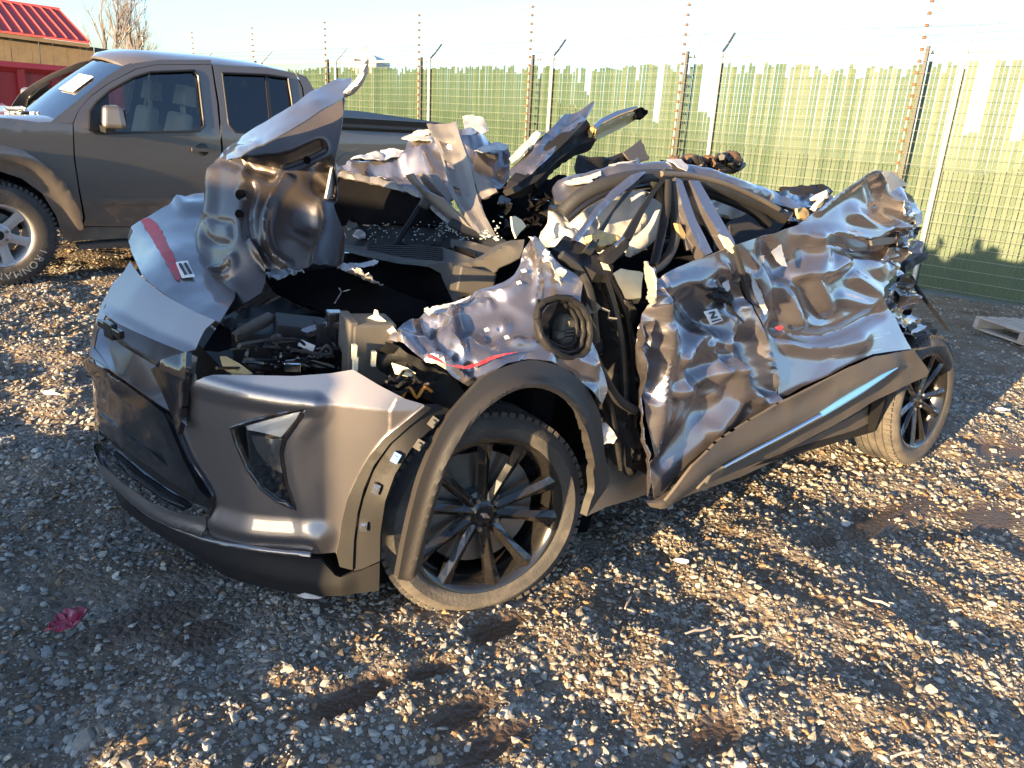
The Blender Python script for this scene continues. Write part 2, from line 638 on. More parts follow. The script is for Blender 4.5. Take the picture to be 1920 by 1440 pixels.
# ------------------------------------------------------------------ fence line (needed by the terrain)
_ya, _sl = 2.43041, -0.0509
FO = np.array([5.4766, 10.8045, 0.0])
_df = np.array([math.cos(_ya) * math.cos(_sl), math.sin(_ya) * math.cos(_sl), math.sin(_sl)])
_uf = np.array([-0.04645, -0.00837, 1.0])
_uf = _uf - _df * np.dot(_uf, _df)
_uf /= np.linalg.norm(_uf)
FEN = Frame(FO, _df, np.cross(_uf, _df), _uf)
FSP, FH = 3.4576, 3.1153


def sstep(a, b, x):
    t = np.clip((x - a) / (b - a), 0, 1)
    return t * t * (3 - 2 * t)


_w = [(rng.uniform(0, 2 * math.pi), rng.uniform(0, 2 * math.pi), lam) for lam in (0.16, 0.19, 0.22, 0.28, 0.33, 0.4, 0.47, 0.55, 0.7, 0.85, 1.1, 1.5, 2.2, 3.1)]


def undul(x, y):
    z = 0
    for th, ph, lam in _w:
        u = (x * math.cos(th) + y * math.sin(th))
        v = (-x * math.sin(th) + y * math.cos(th))
        z = z + 0.0085 * lam ** 0.75 * np.sin(2 * math.pi * u / lam + ph + 1.7 * np.sin(2 * math.pi * v / (lam * 2.3)))
    return z


WHEELS = [CAR.world((0.06, 0.75, 0))[:2], CAR.world((3.08, 0.8, 0))[:2], PICK.world((0, 0.8, 0))[:2]]
MUD = [(1700, 950, .30, .10), (1640, 985, .22, .08), (1860, 965, .30, .10), (1880, 850, .4, .15), (690, 1290, .10, .04), (930, 1385, .14, .05), (800, 1260, .08, .035),
       (880, 1330, .12, .06), (1530, 1020, .12, .05), (640, 1320, .1, .05), (1330, 1380, .12, .05), (940, 1175, .12, .05), (350, 1190, .16, .08), (260, 1160, .2, .07)]
MUDW = [(WORLD.at(a, b, z=0.0)[0], WORLD.at(a, b, z=0.0)[1], c, d) for a, b, c, d in MUD]


def mudmask(x, y):
    m = np.zeros(np.shape(x))
    ca, sa = math.cos(R(42)), math.sin(R(42))
    for mx, my, a, b in MUDW:
        u = ((x - mx) * ca + (y - my) * sa) / a
        v = (-(x - mx) * sa + (y - my) * ca) / b
        w = u * u + v * v + 0.5 * np.sin(9 * x + 4 * y) * np.sin(11 * y - 3 * x)
        m = np.maximum(m, np.clip(1.5 - w, 0, 1))
    return m


def ground_z(x, y):
    x = np.asarray(x, float)
    y = np.asarray(y, float)
    dx, dy = x - FO[0], y - FO[1]
    s = dx * math.cos(_ya) + dy * math.sin(_ya)
    n = -dx * math.sin(_ya) + dy * math.cos(_ya)      # + towards the yard
    n = n * 1.0
    w = sstep(5.0, 0.3, n)
    z = w * np.clip(math.tan(_sl) * s, -1.6, 0.4)
    hill = sstep(1.0, 100.0, -n) * 7.0 * sstep(16.0, 5.0, s)
    z = z + hill
    und = undul(x, y)
    calm = np.ones_like(z)
    for wx, wy in WHEELS:
        calm *= 1 - 0.85 * np.exp(-((x - wx) ** 2 + (y - wy) ** 2) / 0.10)
    mm = mudmask(x, y)
    und = und * calm * sstep(60, 20, np.hypot(x, y)) * (1 - 0.8 * mm) - 0.012 * mm
    # the ground swells a little under the parked pickup
    a = (x - PICK.O[0]) * PICK.A[0][0] + (y - PICK.O[1]) * PICK.A[0][1]
    b = (x - PICK.O[0]) * PICK.A[1][0] + (y - PICK.O[1]) * PICK.A[1][1]
    sw = sstep(2.3, 1.1, np.abs(b)) * sstep(-1.6, -0.2, a) * sstep(6.2, 3.9, a)
    z = z * (1 - sw) + sw * (0.027 + 0.032 * np.clip(a, -0.5, 4.2))
    return z + und


def axis_coords(fine0, fine1, step, far):
    a = list(np.arange(fine0, fine1, step))
    lo, d = fine0, step
    left = []
    while lo > -far:
        d *= 1.22
        lo -= d
        left.append(lo)
    hi, d = a[-1], step
    right = []
    while hi < far:
        d *= 1.22
        hi += d
        right.append(hi)
    return np.array(left[::-1] + a + right)


gx = axis_coords(-3.2, 4.4, 0.028, 900)
gy = axis_coords(0.9, 7.0, 0.028, 900)
XX, YY = np.meshgrid(gx, gy)
ZZ = ground_z(XX, YY)
nx, ny = len(gx), len(gy)
me = bpy.data.meshes.new('ground')
co = np.stack([XX, YY, ZZ], -1).reshape(-1, 3).astype(np.float32)
ii = (np.arange(ny - 1)[:, None] * nx + np.arange(nx - 1)[None]).reshape(-1)
quads = np.stack([ii, ii + 1, ii + nx + 1, ii + nx], -1).astype(np.int32)
me.vertices.add(len(co))
me.vertices.foreach_set('co', co.reshape(-1))
me.loops.add(quads.size)
me.loops.foreach_set('vertex_index', quads.reshape(-1))
me.polygons.add(len(quads))
me.polygons.foreach_set('loop_start', np.arange(0, quads.size, 4, dtype=np.int32))
me.polygons.foreach_set('use_smooth', np.ones(len(quads), bool))
me.update()
me.validate()
ag_ = me.attributes.new('field', 'FLOAT', 'POINT')
ag_.data.foreach_set('value', sstep(0.2, -0.6, -(XX - FO[0]) * math.sin(_ya) + (YY - FO[1]) * math.cos(_ya)).reshape(-1).astype(np.float32))
at_ = me.attributes.new('mud', 'FLOAT', 'POINT')
at_.data.foreach_set('value', mudmask(XX, YY).reshape(-1).astype(np.float32))


def ground_material():
    m = bpy.data.materials.new('gravel_dirt')
    m.use_nodes = True
    n = m.node_tree
    L = n.links.new
    b = n.nodes['Principled BSDF']
    tc = n.nodes.new('ShaderNodeTexCoord')
    vo = n.nodes.new('ShaderNodeTexVoronoi')
    vo.inputs['Scale'].default_value = 42
    L(tc.outputs['Object'], vo.inputs['Vector'])
    vc = n.nodes.new('ShaderNodeValToRGB')
    e = vc.color_ramp.elements
    e[0].color = (0.08, 0.067, 0.053, 1)
    e[1].color = (0.29, 0.26, 0.22, 1)
    e.new(0.45).color = (0.165, 0.14, 0.112, 1)
    L(vo.outputs['Color'], vc.inputs[0])
    n1 = n.nodes.new('ShaderNodeTexNoise')
    n1.inputs['Scale'].default_value = 3.2
    n1.inputs['Detail'].default_value = 9
    n1.inputs['Roughness'].default_value = 0.65
    L(tc.outputs['Object'], n1.inputs['Vector'])
    r1 = n.nodes.new('ShaderNodeValToRGB')
    r1.color_ramp.elements[0].position = 0.40
    r1.color_ramp.elements[1].position = 0.62
    L(n1.outputs['Fac'], r1.inputs[0])
    soil = n.nodes.new('ShaderNodeMix')
    soil.data_type = 'RGBA'
    soil.inputs[6].default_value = (0.085, 0.062, 0.043, 1)
    soil.inputs[7].default_value = (0.19, 0.135, 0.083, 1)
    L(n1.outputs['Fac'], soil.inputs[0])
    mx = n.nodes.new('ShaderNodeMix')
    mx.data_type = 'RGBA'
    L(r1.outputs[0], mx.inputs[0])
    L(soil.outputs[2], mx.inputs[6])
    L(vc.outputs[0], mx.inputs[7])
    at = n.nodes.new('ShaderNodeAttribute')
    at.attribute_name = 'mud'
    wet = n.nodes.new('ShaderNodeMix')
    wet.data_type = 'RGBA'
    wet.inputs[7].default_value = (0.085, 0.056, 0.037, 1)
    L(at.outputs['Fac'], wet.inputs[0])
    L(mx.outputs[2], wet.inputs[6])
    af = n.nodes.new('ShaderNodeAttribute')
    af.attribute_name = 'field'
    gr = n.nodes.new('ShaderNodeMix')
    gr.data_type = 'RGBA'
    gcol = n.nodes.new('ShaderNodeMix')
    gcol.data_type = 'RGBA'
    gcol.inputs[6].default_value = (0.035, 0.06, 0.018, 1)
    gcol.inputs[7].default_value = (0.10, 0.11, 0.045, 1)
    L(n1.outputs['Fac'], gcol.inputs[0])
    L(af.outputs['Fac'], gr.inputs[0])
    L(wet.outputs[2], gr.inputs[6])
    L(gcol.outputs[2], gr.inputs[7])
    L(gr.outputs[2], b.inputs['Base Color'])
    mr = n.nodes.new('ShaderNodeMapRange')
    mr.inputs['To Min'].default_value = 0.85
    mr.inputs['To Max'].default_value = 0.5
    L(at.outputs['Fac'], mr.inputs['Value'])
    L(mr.outputs[0], b.inputs['Roughness'])
    n3 = n.nodes.new('ShaderNodeTexNoise')
    n3.inputs['Scale'].default_value = 70
    n3.inputs['Detail'].default_value = 6
    L(tc.outputs['Object'], n3.inputs['Vector'])
    ad = n.nodes.new('ShaderNodeMath')
    ad.operation = 'SUBTRACT'
    L(n3.outputs['Fac'], ad.inputs[0])
    L(vo.outputs['Distance'], ad.inputs[1])
    bp = n.nodes.new('ShaderNodeBump')
    bp.inputs['Strength'].default_value = 0.9
    bp.inputs['Distance'].default_value = 0.012
    L(ad.outputs[0], bp.inputs['Height'])
    L(bp.outputs[0], b.inputs['Normal'])
    return m


tag(link('ground', me, ground_material()), kind='structure', label='gravel and dirt yard surface with muddy wet patches')


# ------------------------------------------------------------------ gravel stones: nobody could count them
def stone_material():
    m = bpy.data.materials.new('stone')
    m.use_nodes = True
    n = m.node_tree
    L = n.links.new
    b = n.nodes['Principled BSDF']
    a = n.nodes.new('ShaderNodeAttribute')
    a.attribute_name = 'Col'
    tc = n.nodes.new('ShaderNodeTexCoord')
    nz = n.nodes.new('ShaderNodeTexNoise')
    nz.inputs['Scale'].default_value = 90
    nz.inputs['Detail'].default_value = 5
    L(tc.outputs['Object'], nz.inputs['Vector'])
    mr = n.nodes.new('ShaderNodeMapRange')
    mr.inputs['To Min'].default_value = 0.65
    mr.inputs['To Max'].default_value = 1.3
    L(nz.outputs['Fac'], mr.inputs['Value'])
    mx = n.nodes.new('ShaderNodeMix')
    mx.data_type = 'RGBA'
    mx.blend_type = 'MULTIPLY'
    mx.inputs[0].default_value = 1
    L(a.outputs['Color'], mx.inputs[6])
    L(mr.outputs[0], mx.inputs[7])
    L(mx.outputs[2], b.inputs['Base Color'])
    b.inputs['Roughness'].default_value = 0.75
    bp = n.nodes.new('ShaderNodeBump')
    bp.inputs['Strength'].default_value = 0.4
    bp.inputs['Distance'].default_value = 0.004
    L(nz.outputs['Fac'], bp.inputs['Height'])
    L(bp.outputs[0], b.inputs['Normal'])
    return m


def octa_sub(k):
    V = [(1, 0, 0), (-1, 0, 0), (0, 1, 0), (0, -1, 0), (0, 0, 1), (0, 0, -1)]
    F = [(0, 2, 4), (2, 1, 4), (1, 3, 4), (3, 0, 4), (2, 0, 5), (1, 2, 5), (3, 1, 5), (0, 3, 5)]
    for _ in range(k):
        mid, F2, V = {}, [], list(V)
        def mp(a, b):
            key = (min(a, b), max(a, b))
            if key not in mid:
                v = np.array(V[a]) + np.array(V[b])
                V.append(tuple(v / np.linalg.norm(v)))
                mid[key] = len(V) - 1
            return mid[key]
        for a, b, c in F:
            ab, bc, ca = mp(a, b), mp(b, c), mp(c, a)
            F2 += [(a, ab, ca), (b, bc, ab), (c, ca, bc), (ab, bc, ca)]
        F = F2
    return np.array(V, float), np.array(F, int)


def stones(name, zones, label):
    VA, FA, CA = [], [], []
    base = 0
    for (y0, y1, dens, r0, r1, k) in zones:
        BV, BF = octa_sub(k)
        shapes = []
        for _ in range(14):
            v = BV * (1 + rng.normal(0, 0.22, len(BV)))[:, None]
            v = v * np.array([1.0, rng.uniform(0.6, 0.95), rng.uniform(0.36, 0.62)])
            shapes.append(v)
        wmax = 0.86 * y1 + 0.35
        n = int(dens * (y1 - y0) * 2 * wmax)
        x = rng.uniform(-wmax, wmax, n)
        y = rng.uniform(y0, y1, n)
        ok = np.abs(x) < 0.86 * y + 0.35
        mm = mudmask(x, y)
        bare = np.sin(2.1 * x + 1.3 * y + 1.0) * np.sin(1.7 * y - 2.6 * x + 0.4) + 0.6 * np.sin(5.1 * x - 4.3 * y) * np.sin(6.3 * y + 3.1 * x)
        keep = 1 - 0.9 * mm - 0.62 * sstep(0.25, 0.8, bare)
        ok &= rng.uniform(0, 1, n) < keep
        # nothing beyond the fence line needs single stones
        ok &= (-(x - FO[0]) * math.sin(_ya) + (y - FO[1]) * math.cos(_ya)) > 0.1
        x, y = x[ok], y[ok]
        n = len(x)
        r = r0 + (r1 - r0) * rng.beta(1.3, 3.6, n)
        big = rng.uniform(0, 1, n) < 0.012
        r[big] *= 1.6
        z = ground_z(x, y)
        # random rotation: yaw, small tilt
        ya = rng.uniform(0, 2 * math.pi, n)
        ti = rng.normal(0, 0.28, (n, 2))
        sid = rng.integers(0, len(shapes), n)
        SV = np.array(shapes)[sid] * r[:, None, None]
        ca, sa = np.cos(ya)[:, None], np.sin(ya)[:, None]
        X = SV[:, :, 0] * ca - SV[:, :, 1] * sa
        Y = SV[:, :, 0] * sa + SV[:, :, 1] * ca
        Z = SV[:, :, 2] + X * ti[:, :1] + Y * ti[:, 1:]
        Vw = np.stack([X + x[:, None], Y + y[:, None], Z + (z + r * 0.10)[:, None]], -1)
        m = BV.shape[0]
        VA.append(Vw.reshape(-1, 3))
        FA.append((BF[None] + (np.arange(n) * m)[:, None, None]).reshape(-1, 3) + base)
        tone = np.clip(rng.normal(0.25, 0.085, n), 0.06, 0.5)
        warm = rng.normal(0, 0.035, n)
        c = np.stack([tone * (1.07 + warm), tone * 1.0, tone * (0.86 - warm), np.ones(n)], -1)
        brown = rng.uniform(0, 1, n) < 0.14
        c[brown, :3] *= np.array([0.95, 0.66, 0.42])
        CA.append(np.repeat(c, m, 0))
        base += n * m
    V = np.concatenate(VA).astype(np.float32)
    F = np.concatenate(FA).astype(np.int32)
    C = np.concatenate(CA).astype(np.float32)
    me = bpy.data.meshes.new(name)
    me.vertices.add(len(V))
    me.vertices.foreach_set('co', V.reshape(-1))
    me.loops.add(F.size)
    me.loops.foreach_set('vertex_index', F.reshape(-1))
    me.polygons.add(len(F))
    me.polygons.foreach_set('loop_start', np.arange(0, F.size, 3, dtype=np.int32))
    me.polygons.foreach_set('use_smooth', np.zeros(len(F), bool))
    me.update()
    ca = me.color_attributes.new('Col', 'FLOAT_COLOR', 'POINT')
    ca.data.foreach_set('color', C.reshape(-1))
    return tag(link(name, me, stone_material()), label, 'gravel', kind='stuff')


stones('gravel', [(0.95, 3.3, 4600, 0.003, 0.010, 0), (0.95, 3.3, 1400, 0.007, 0.023, 1), (3.3, 6.5, 1500, 0.005, 0.012, 0), (3.3, 6.5, 620, 0.010, 0.028, 1), (6.5, 13.5, 200, 0.012, 0.030, 0)],
       'loose grey and tan crushed gravel scattered over the yard')

# ------------------------------------------------------------------ chain-link fence with green slats
M['galv'] = mat('galvanised_pipe', (0.52, 0.51, 0.47), 0.5, 0.35, 0, var=0.2, vscale=6)
M['slat'] = mat('green_slat', (0.030, 0.064, 0.029), 0.55, 0, 0, var=0.22, vscale=2.5)
M['link'] = mat('green_coated_wire', (0.12, 0.14, 0.085), 0.5, 0.2, 0)
M['barb'] = mat('barbed_wire', (0.12, 0.115, 0.11), 0.6, 0.2, 0)
M['iron'] = mat('dark_painted_post', (0.05, 0.05, 0.048), 0.6, 0.2, 0, var=0.3, vscale=10)
M['insul'] = mat('brown_insulator', (0.20, 0.10, 0.045), 0.45, 0, 0.2, var=0.4, vscale=40)
M['ewire'] = mat('electric_wire', (0.40, 0.40, 0.36), 0.45, 0.5, 0)

fence = tag(empty('chain_link_fence', FEN), 'tall chain-link fence woven with green privacy slats, barbed wire on top', 'fence')
X0, X1 = -1.15 * FSP, 8.2 * FSP
for i in range(-1, 9):
    x = i * FSP
    ps = MB().tube([(x, 0.05, -0.4), (x, 0.05, FH + 0.05)], 0.034, 10).build('post', M['galv'], fence, 60)
    MB().tube([(x, 0.05, FH + 0.02), (x + 0.0, -0.13, FH + 0.18), (x, -0.30, FH + 0.36)], 0.02, 6).build('barb_arm', M['iron'] if i in (1, 2, 3) else M['galv'], fence, 60)
MB().tube([(X0 - 0.4, 0.0, FH), (X1, 0.0, FH)], 0.024, 8).build('top_rail', M['galv'], fence, 60)
MB().tube([(X0 - 0.4, 0.012, 0.06), (X1, 0.012, 0.06)], 0.004, 5).build('bottom_wire', M['link'], fence, 60)
for k in range(3):
    f = (k + 1) / 3.0
    mb = MB()
    yy, zz = 0.05 - 0.35 * f, FH + 0.02 + 0.34 * f
    mb.tube([(X0 + j * 0.864, yy, zz + 0.012 * math.sin(j * 1.9 + k) - 0.02 * (1 - abs((j % 4) - 2) / 2)) for j in range(34)], 0.0032, 4)
    for j in range(190):
        x = X0 + 0.15 * j + rnd.uniform(-.02, .02)
        a = rnd.uniform(0, 3.1)
        mb.tube([(x, yy - 0.022 * math.cos(a), zz - 0.022 * math.sin(a) - .01), (x, yy + 0.022 * math.cos(a), zz + 0.022 * math.sin(a) - .01)], 0.0028, 3)
    mb.build('barbed_strand', M['barb'], fence)
# woven wire
pit = 0.057
zs = np.arange(0.05, FH + 0.001, 0.0305 * 2)
xs = np.arange(-0.75 * FSP, 4.95 * FSP, pit)
Vw, Fw = [], []
for ix, x in enumerate(xs):
    b0 = len(Vw)
    for j, z in enumerate(zs):
        sx = x + (pit * 0.5 if (j % 2) else -pit * 0.5)
        for k in range(3):
            a = 2.094 * k + 0.5
            Vw.append((sx + 0.0024 * math.cos(a), 0.008 + 0.004 * (1 if j % 2 else -1) + 0.0024 * math.sin(a), z))
    for j in range(len(zs) - 1):
        for k in range(3):
            p, q = b0 + j * 3 + k, b0 + j * 3 + (k + 1) % 3
            Fw.append((p, q, q + 3, p + 3))
tag(link('woven_wire', mesh_np('woven_wire', Vw, Fw), M['link'], fence), kind='stuff')
# slats: one shared mesh, tops slipped down here and there
sm = MB().box((0, 0, 0.5), (0.051, 0.006, 1.0))
slat_me = mesh_np('slat', sm.V, sm.F)
slat_me.materials.append(M['slat'])
low = [(1085, 150, 1), (1098, 176, 2), (1195, 153, 1), (1228, 225, 2), (1322, 214, 4), (1730, 143, 1), (1824, 252, 3), (1906, 262, 2), (1640, 140, 1), (1476, 150, 1), (1050, 132, 2), (1012, 150, 1),
       (940, 128, 2), (888, 130, 1), (1278, 140, 2), (1400, 135, 1), (1612, 150, 2), (1690, 142, 1)]
low_x = []
for px_, py_, n_ in low:
    q = FEN.at(px_, py_, y=0.0)
    low_x.append((q[0], q[2], n_))
nsl = 0
for ix, x in enumerate(np.arange(-0.5 * FSP, 4.75 * FSP, 0.0608)):
    if nsl >= 298:
        break
    top = FH - 0.10 - 0.06 * rnd.random() ** 2 - (0.16 * rnd.random() if rnd.random() < 0.22 else 0)
    top -= 0.10 * max(0, math.sin(x * 1.3)) * rnd.random()
    for lx, lz, ln in low_x:
        if abs(x - lx) < 0.0304 * ln:
            top = lz + rnd.uniform(-.06, .06)
    o = bpy.data.objects.new('slat', slat_me)
    COL.objects.link(o)
    o.parent = fence
    o.location = (x + rnd.uniform(-.003, .003), rnd.uniform(-.003, .0), 0.05)
    o.scale = (rnd.uniform(0.96, 1.06), 1, top - 0.05)
    o.rotation_euler = (0, rnd.uniform(-.002, .002), rnd.uniform(-.10, .10))
    nsl += 1

# electric fence standing just inside the chain link
ef = tag(empty('electric_fence', FEN), 'row of electric fence posts with brown insulators inside the green fence', 'electric fence')
EX = [0.13 * FSP - 0.02, 1.15 * FSP, 2.10 * FSP, 3.02 * FSP, 4.02 * FSP, 5.0 * FSP, 6.0 * FSP, 7.0 * FSP, -0.85 * FSP]
EH = 4.02
for x in EX:
    MB().box((x - 0.035, 0.24, FH / 2), (0.04, 0.05, FH + 0.1)).build('post', M['iron'], ef)
    MB().tube([(x + 0.035, 0.26, 0.05), (x + 0.035, 0.26, EH)], 0.009, 6).build('rod', M['galv'], ef, 60)
    z = 0.12
    while z < EH - 0.02:
        MB().lathe([(0.009, 0), (0.024, 0.003), (0.030, 0.014), (0.018, 0.022), (0.030, 0.032), (0.024, 0.042), (0.009, 0.045)], 8).build('insulator', M['insul'], ef, 60).matrix_local = \
            Matrix.Translation((x + 0.035, 0.26, z)) @ Matrix.Rotation(R(90), 4, 'X')
        MB().tube([(x + 0.035, 0.26, z + .02), (x - 0.03, 0.245, z + .02)], 0.004, 4).build('bracket', M['iron'], ef)
        z += 0.142
k = 0
z = 0.14
while z < EH:
    xs_ = sorted(EX)
    P = []
    for a, b in zip(xs_[:-1], xs_[1:]):
        P += [(a + 0.035, 0.29, z), ((a + b) / 2, 0.29, z - 0.012)]
    MB().tube(P, 0.0021, 4).build('wire', M['ewire'], ef)
    z += 0.142

# ------------------------------------------------------------------ things behind: shed, skip, trees, far roof
M['roof_red'] = mat('red_roof_steel', (0.36, 0.05, 0.05), 0.75, 0.0, 0.0, var=0.15, vscale=2)
M['wood'] = mat('brown_board', (0.085, 0.062, 0.036), 0.8, 0, 0, var=0.4, vscale=5, bump=0.3, bscale=12)
M['white'] = mat('white_paint', (0.72, 0.73, 0.75), 0.6, var=0.06, vscale=3)
shed = tag(empty('shed', WORLD, None), 'wooden board shed with a ribbed red steel roof behind the red dumpster', 'shed')
D = 24.0
e1 = WORLD.at(167, 79, y=D)
e0 = WORLD.at(-110, 43, y=D - 1.5)
r1 = WORLD.at(112, 20, y=D + 3.2)
r0 = r1 + (e0 - e1)
shed.location = (e1[0], e1[1], 0)
sh = np.array([e1[0], e1[1], 0])


def quadslab(name, a, b, c, d, th, matr, parent, off=np.zeros(3)):
    a, b, c, d = [np.array(p, float) - off for p in (a, b, c, d)]
    n = np.cross(b - a, d - a)
    n /= np.linalg.norm(n)
    V = [a, b, c, d, a - n * th, b - n * th, c - n * th, d - n * th]
    return link(name, mesh_np(name, V, [(0, 1, 2, 3), (7, 6, 5, 4), (0, 4, 5, 1), (1, 5, 6, 2), (2, 6, 7, 3), (3, 7, 4, 0)]), matr, parent)


rf = quadslab('roof', e0, e1, r1, r0, 0.05, M['roof_red'], shed, sh)
NR = 13
for k in range(NR + 1):
    t = k / NR
    a = e1 + (e0 - e1) * t - sh
    b = r1 + (r0 - r1) * t - sh
    up = np.array([0, -0.3, 0.95]) * 0.03
    MB().tube([a + up, b + up], 0.03, 4).build('roof_rib', M['roof_red'], rf)
MB().tube([r1 - sh, r0 - sh], 0.09, 6).build('ridge_cap', M['roof_red'], rf)
back1 = r1 + (r1 - e1) * np.array([1, 1, -1])
back0 = back1 + (e0 - e1)
quadslab('roof_back', r0, r1, back1, back0, 0.05, M['roof_red'], shed, sh)
w1 = e1 + np.array([-0.05, 0.30, -0.12])
w0 = e0 + np.array([0.0, 0.30, -0.12])
nb = 20
for k in range(nb):
    a = w1 + (w0 - w1) * (k / nb)
    b = w1 + (w0 - w1) * ((k + 0.97) / nb)
    dz = rnd.uniform(-.01, .01)
    quadslab('board', b + [0, dz, 0], a + [0, dz, 0], np.array([a[0], a[1] + dz, -1]), np.array([b[0], b[1] + dz, -1]), -0.04, M['wood'], shed, sh)
quadslab('side_wall', w1 + [0.0, 0.05, 0], w1 + [0.9, 6.2, 0], np.array([w1[0] + .9, w1[1] + 6.2, -1]), np.array([w1[0], w1[1] + .05, -1]), 0.04, M['wood'], shed, sh)
quadslab('fascia', e0 + [0, 0.02, -0.06], e1 + [0, 0.02, -0.06], e1 + [0, 0.02, -0.16], e0 + [0, 0.02, -0.16], -0.03, M['wood'], shed, sh)
g1 = WORLD.at(61, 95, y=D + 0.02)
g0 = WORLD.at(-60, 80, y=D - 0.85)
dr = quadslab('garage_door', g0, g1, np.array([g1[0], g1[1], -0.6]), np.array([g0[0], g0[1], -0.6]), -0.05, M['white'], shed, sh)

M['skip'] = mat('red_skip_paint', (0.40, 0.03, 0.03), 0.5, 0.0, 0.2, var=0.2, vscale=3, dirt=(0.16, 0.05, 0.04), dscale=2.5, dthr=0.6)
skp = tag(empty('dumpster', None, None), 'big red steel roll-off dumpster behind the parked pickup', 'dumpster')
c0 = WORLD.at(-130, 113, y=11.2)
c1 = WORLD.at(230, 142, y=13.4)
skp.location = (c0[0], c0[1], 0)
so_ = np.array([c0[0], c0[1], 0])
dv = (c1 - c0) * np.array([1, 1, 0])
Ls = np.linalg.norm(dv)
dv /= Ls
nv = np.array([dv[1], -dv[0], 0])
zt = (c0[2] + c1[2]) / 2


def sp(s, n, z):
    return so_ + dv * s + nv * n + np.array([0, 0, z])


sl0 = (c1[2] - c0[2]) / Ls
quadslab('side_panel', sp(0, -.02, c0[2]), sp(Ls, -.02, c1[2]), sp(Ls, -.02, -.1), sp(0, -.02, -.1), 0.03, M['skip'], skp, so_)
quadslab('back_panel', sp(0, -2.2, c0[2]), sp(Ls, -2.2, c1[2]), sp(Ls, -2.2, -.1), sp(0, -2.2, -.1), 0.03, M['skip'], skp, so_)
quadslab('end_panel', sp(Ls, -.03, c1[2]), sp(Ls, -2.2, c1[2]), sp(Ls, -2.2, -.1), sp(Ls, -.03, -.1), 0.03, M['skip'], skp, so_)
quadslab('floor_panel', sp(0, -.03, .2), sp(Ls, -.03, .2), sp(Ls, -2.2, .2), sp(0, -2.2, .2), 0.03, M['skip'], skp, so_)
MB().tube([sp(0, .03, c0[2]) - so_, sp(Ls, .03, c1[2]) - so_], 0.075, 4).build('top_rail', M['skip'], skp)
for k in range(6):
    s = Ls * (0.06 + k * 0.178)
    MB().tube([sp(s, .03, c0[2] + sl0 * s) - so_, sp(s, .03, -.05) - so_], 0.07, 4).build('rib', M['skip'], skp)

M['bark'] = mat('winter_bark', (0.24, 0.195, 0.165), 0.85, 0, 0, var=0.25, vscale=4)


def bare_tree(px_, top_py, D, label, seed, spread=0.5):
    r = random.Random(seed)
    b = WORLD.at(px_, 125, y=D)
    tp = WORLD.at(px_, top_py, y=D)
    H = tp[2]
    t = tag(empty('bare_tree', None, (b[0], b[1], 0)), label, 'tree', 'bare winter trees beyond the shed')
    tr, cr, tw = MB(), MB(), MB()

    def grow(p, d, L, rad, lev):
        n = 4
        P = [p]
        for i in range(n):
            d = (d + Vector((r.gauss(0, .13), r.gauss(0, .13), r.gauss(0, .06) + 0.05))).normalized()
            P.append(P[-1] + d * L / n)
        (tr if lev == 0 else (cr if lev < 3 else tw)).tube(P, [rad * (1 - 0.55 * i / n) for i in range(n + 1)], 6 if lev == 0 else 3, cap=False)
        if lev >= 5:
            return
        for k in range([7, 4, 3, 3, 3][lev]):
            i = r.randint(1 if lev else 2, n)
            ax = Vector((r.gauss(0, 1), r.gauss(0, 1), r.gauss(0, .3))).normalized()
            nd = (d * (1.0 if k else 1.6) + ax * r.uniform(.4, 1.0) * spread * 1.4 + Vector((0, 0, .22))).normalized()
            grow(P[i], nd, L * r.uniform(.52, .74), rad * (0.5 if lev else .55), lev + 1)
    grow(Vector((0, 0, -1.0)), Vector((0, 0, 1)), H * 0.5 + 0.6, H * 0.019, 0)
    tr.build('trunk', M['bark'], t, 60)
    cr.build('crown', M['bark'], t)
    tag(tw.build('twigs', M['bark'], t), kind='stuff')
    return t


bare_tree(178, -40, 46, 'tall thin bare tree rising beside the red roofed shed', 3, 0.42)
bare_tree(226, 34, 52, 'small bare tree between the two larger bare trees', 8, 0.4)
bare_tree(288, -2, 50, 'wide bare tree with fanned pale branches above the pickup', 5, 0.48)

fb = tag(empty('far_building', None), 'small far-off grey building with a rounded roof above the fence top', 'building')
a = WORLD.at(655, 97, y=70)
b = WORLD.at(706, 104, y=70)
fb.location = (a[0], a[1], 0)
wdt = b[0] - a[0]
M['farwall'] = mat('far_grey_siding', (0.36, 0.36, 0.36), 0.7, var=0.1, vscale=1)
M['farroof'] = mat('far_roof_sheet', (0.5, 0.5, 0.5), 0.5, var=0.1, vscale=1)
MB().box((wdt / 2, 3, a[2] / 2 - 1.2), (wdt, 6, a[2] + 1.6)).build('wall', M['farwall'], fb)
V, F = [], []
for k in range(13):
    th = math.pi * k / 12
    for y in (-0.2, 6.2):
        V.append((wdt / 2 - math.cos(th) * wdt * 0.52, y, a[2] - 0.5 + math.sin(th) * 0.62))
for k in range(12):
    F.append((k * 2, k * 2 + 2, k * 2 + 3, k * 2 + 1))
F.append(tuple(range(0, 26, 2)))
F.append(tuple(range(25, 0, -2)))
link('roof', mesh_np('roof', V, F), M['farroof'], fb)
MB().box((wdt * .3, -0.02, a[2] - 0.55), (wdt * .22, 0.1, 0.5)).build('window', M['gloss'], fb)

# white box seen through the slats
wb = tag(empty('white_cabinet', None), 'white utility cabinet standing just behind the green fence', 'cabinet')
q = FEN.world(FEN.at(1062, 215, y=-0.9))
wb.location = (q[0], q[1], 0)
MB().box((0, 0, q[2] / 2), (0.42, 0.35, q[2] + 0.3)).build('body', M['white'], wb)
MB().box((0, -0.0, q[2] + 0.17), (0.48, 0.41, 0.05)).build('lid', M['white'], wb)
MB().box((-0.16, -0.19, q[2] * .6), (0.02, 0.03, 0.12)).build('handle', M['iron'], wb)

